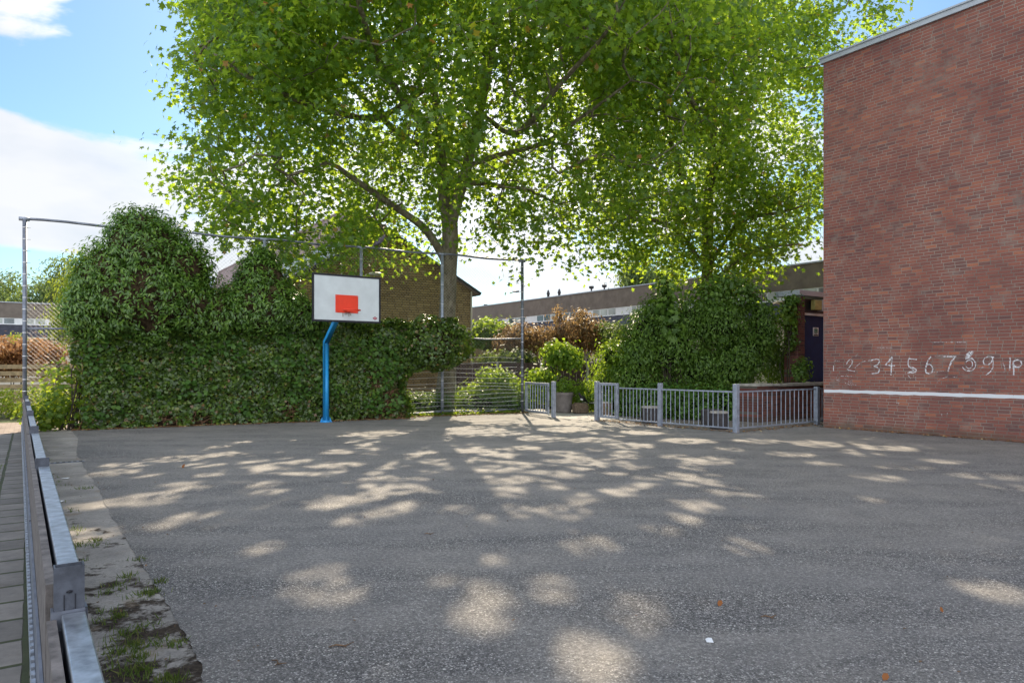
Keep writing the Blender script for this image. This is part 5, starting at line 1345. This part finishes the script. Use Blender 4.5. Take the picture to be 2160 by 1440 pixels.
for k in range(260):
    pts.append((rng.uniform(-7, 8), rng.uniform(3, 20)))
for k in range(180):
    q_ = B0+BD*rng.uniform(-.5, 14)+BN*rng.uniform(.05, 1.4); pts.append((q_.x, q_.y))
o = flat_leaves('leaf_litter', pts[:3520], .030, M['leaf_dead'], T_ROUND); tag(o, 'fallen leaves and crumbs along the hedge foot, railing and brick wall', 'leaf litter', kind='stuff')
o = flat_leaves('grit', pts[3520:], .012, M['twig'], T_ROUND); tag(o, 'tiny grit and bark crumbs scattered on the asphalt', 'grit', kind='stuff')
# green creeping growth at the foot of the mesh
c_ = []
for k in range(1500):
    s = rng.uniform(9.6, 14.0); c_.append(tuple(FL+FE*s+FN*rng.normal(-.02, .13)+UP*abs(rng.normal(.04, .05))))
C = np.array(c_); o = leaves('ground_ivy', C, np.array((0, 0, 1.))+rng.normal(0, .5, (len(C), 3)), rng.uniform(.7, 1.2, len(C))*.05, T_IVY, M['leaf_vine'])
tag(o, 'creeping green growth along the bottom of the wire mesh', 'ground cover', kind='stuff')
# grass tufts on the strip and in the slab joints
gc = []; gt_ = []
tuft = [G(u, v) for u, v in [(262, 1395), (300, 1385), (330, 1355), (370, 1358), (275, 1330), (240, 1380), (300, 1410), (250, 1300), (318, 1315), (230, 1250), (300, 1255), (225, 1290), (285, 1425), (350, 1432), (205, 1140), (270, 1215), (320, 1250), (245, 1360), (290, 1360), (262, 1340), (190, 1150), (176, 1030), (290, 1180), (160, 1150), (250, 1235), (336, 1228), (282, 1372), (268, 1415), (375, 1432), (218, 1310)]]
for p_ in tuft:
    k = int(rng.uniform(20, 70)); sp = rng.uniform(.02, .06)
    gc.append(np.array(p_)+rng.normal(0, sp, (k, 3))*np.array((1, 1, 0)))
for k in range(70):
    y = rng.uniform(1.6, 11); q_ = B0+BD*y-BN*(.42+.42*int(rng.integers(0, 2))); gc.append(np.array(q_)+rng.normal(0, .03, (14, 3))*np.array((1, 1, 0)))
for k in range(40):
    q_ = B0+BD*rng.uniform(-.5, 13)+BN*rng.uniform(.1, .35); gc.append(np.array(q_)+rng.normal(0, .03, (9, 3))*np.array((1, 1, 0)))
C = np.concatenate(gc); n = len(C); tip = np.array((0, 0, 1.))+rng.normal(0, .45, (n, 3))
N_ = rng.normal(0, 1, (n, 3)); N_[:, 2] *= .3; C[:, 2] = -.002
o = leaves('grass_tufts', C, N_, rng.uniform(.02, .055, n), (T_BLADE[0]*np.array((1.6, 1, 1)), T_BLADE[1]), M['grass'], None, tip); tag(o, 'short grass and moss tufts growing along the concrete strip and slab joints', 'grass', kind='stuff')
for (u, v, sz, lab) in [(387, 986, .065, 'rusty red fallen leaf on the asphalt near the concrete strip'), (1519, 1277, .03, 'small curled orange brown leaf right of centre on the near asphalt'), (1986, 1291, .03, 'flat orange leaf far right on the near asphalt'), (1868, 1434, .028, 'brown leaf at the bottom edge of the photo')]:
    p_ = G(u, v); C = np.array([tuple(p_+UP*.02)]); r_ = thing('fallen_leaf', p_, lab, 'leaf', 'single fallen leaves')
    a_ = rng.uniform(0, 6); leaves('blade', C, np.array([(math.sin(a_)*.5, -.55, .35)]), sz, T_ROUND, M['leaf_rust'], r_, np.array([(math.cos(a_), math.sin(a_), .1)]))
for (u, v, ln, a_, lab) in [(720, 1364, .14, .25, 'bent dry twig at the bottom, left of centre'), (585, 1400, .11, -.7, 'short curved twig near the bottom left'), (1622, 1303, .10, -.1, 'thin straight twig right of the small curled leaf'), (905, 1127, .09, .0, 'small twig in the middle of the court')]:
    p_ = G(u, v)+UP*.008; m_ = MB(); d_ = V((math.cos(a_), math.sin(a_), 0)); s_ = V((-d_.y, d_.x, 0))
    m_.tube([p_-d_*ln/2, p_-d_*ln*.2+s_*.012+UP*.004, p_+d_*ln*.15-s_*.004, p_+d_*ln/2+s_*.02+UP*.008], [.003, .005, .004, .002], 6)
    m_.tube([p_+d_*ln*.05, p_+d_*ln*.22-s_*.03], [.003, .0015], 5); tag(m_.build('twig', M['twig'], None, smooth=True), lab, 'twig', 'twigs on the asphalt')
for (u, v, lab) in [(138, 1009, 'upper scrap of white paper on the concrete strip'), (125, 1058, 'lower scrap of white paper on the concrete strip beside the barrier'), (1496, 1353, 'tiny white scrap on the near asphalt below the orange brown leaf')]:
    p_ = G(u, v)+UP*.006; m_ = MB(); s_ = .05 if v < 1200 else .02
    m_.prism([p_+V((-s_, -.02, 0)), p_+V((s_*.9, -.026, 0)), p_+V((s_, .02, .008)), p_+V((.1*s_, .036, .004)), p_+V((-s_*.8, .026, 0))], (0, 0, .002)); tag(m_.build('paper_scrap', M['paper']), lab, 'litter', 'white scraps on the ground')
# drain slots
p_ = G(128, 975); dg = thing('drain_grate', p_, 'narrow slotted drain grate set in the concrete strip', 'drain')
m_ = MB(); m_.box(p_+UP*.0, DX, DB, UP, .34, .07, .004); m_.build('frame', M['galv_dark'], dg)
m_ = MB()
for k in range(8): m_.box(p_+DX*(-.28+k*.08)+UP*.005, DX, DB, UP, .022, .045, .002)
m_.build('slots', M['black'], dg)
# bird far off in the sky
p_ = P(1088, 615, 60); m_ = MB(); m_.ico(p_, (.40, .16, .07), (DX, DB, UP), 2); m_.prism([p_+DX*-.1, p_+DX*.2, p_+DX*.05-DB*.5+UP*.06], UP*.02); m_.prism([p_+DX*-.1, p_+DX*.2, p_+DX*.05+DB*.5+UP*.06], UP*.02)
tag(m_.build('flying_bird', M['vent']), 'tiny dark bird gliding in the sky gap left of the fence end post', 'bird')
print('objects', len(bpy.data.objects))
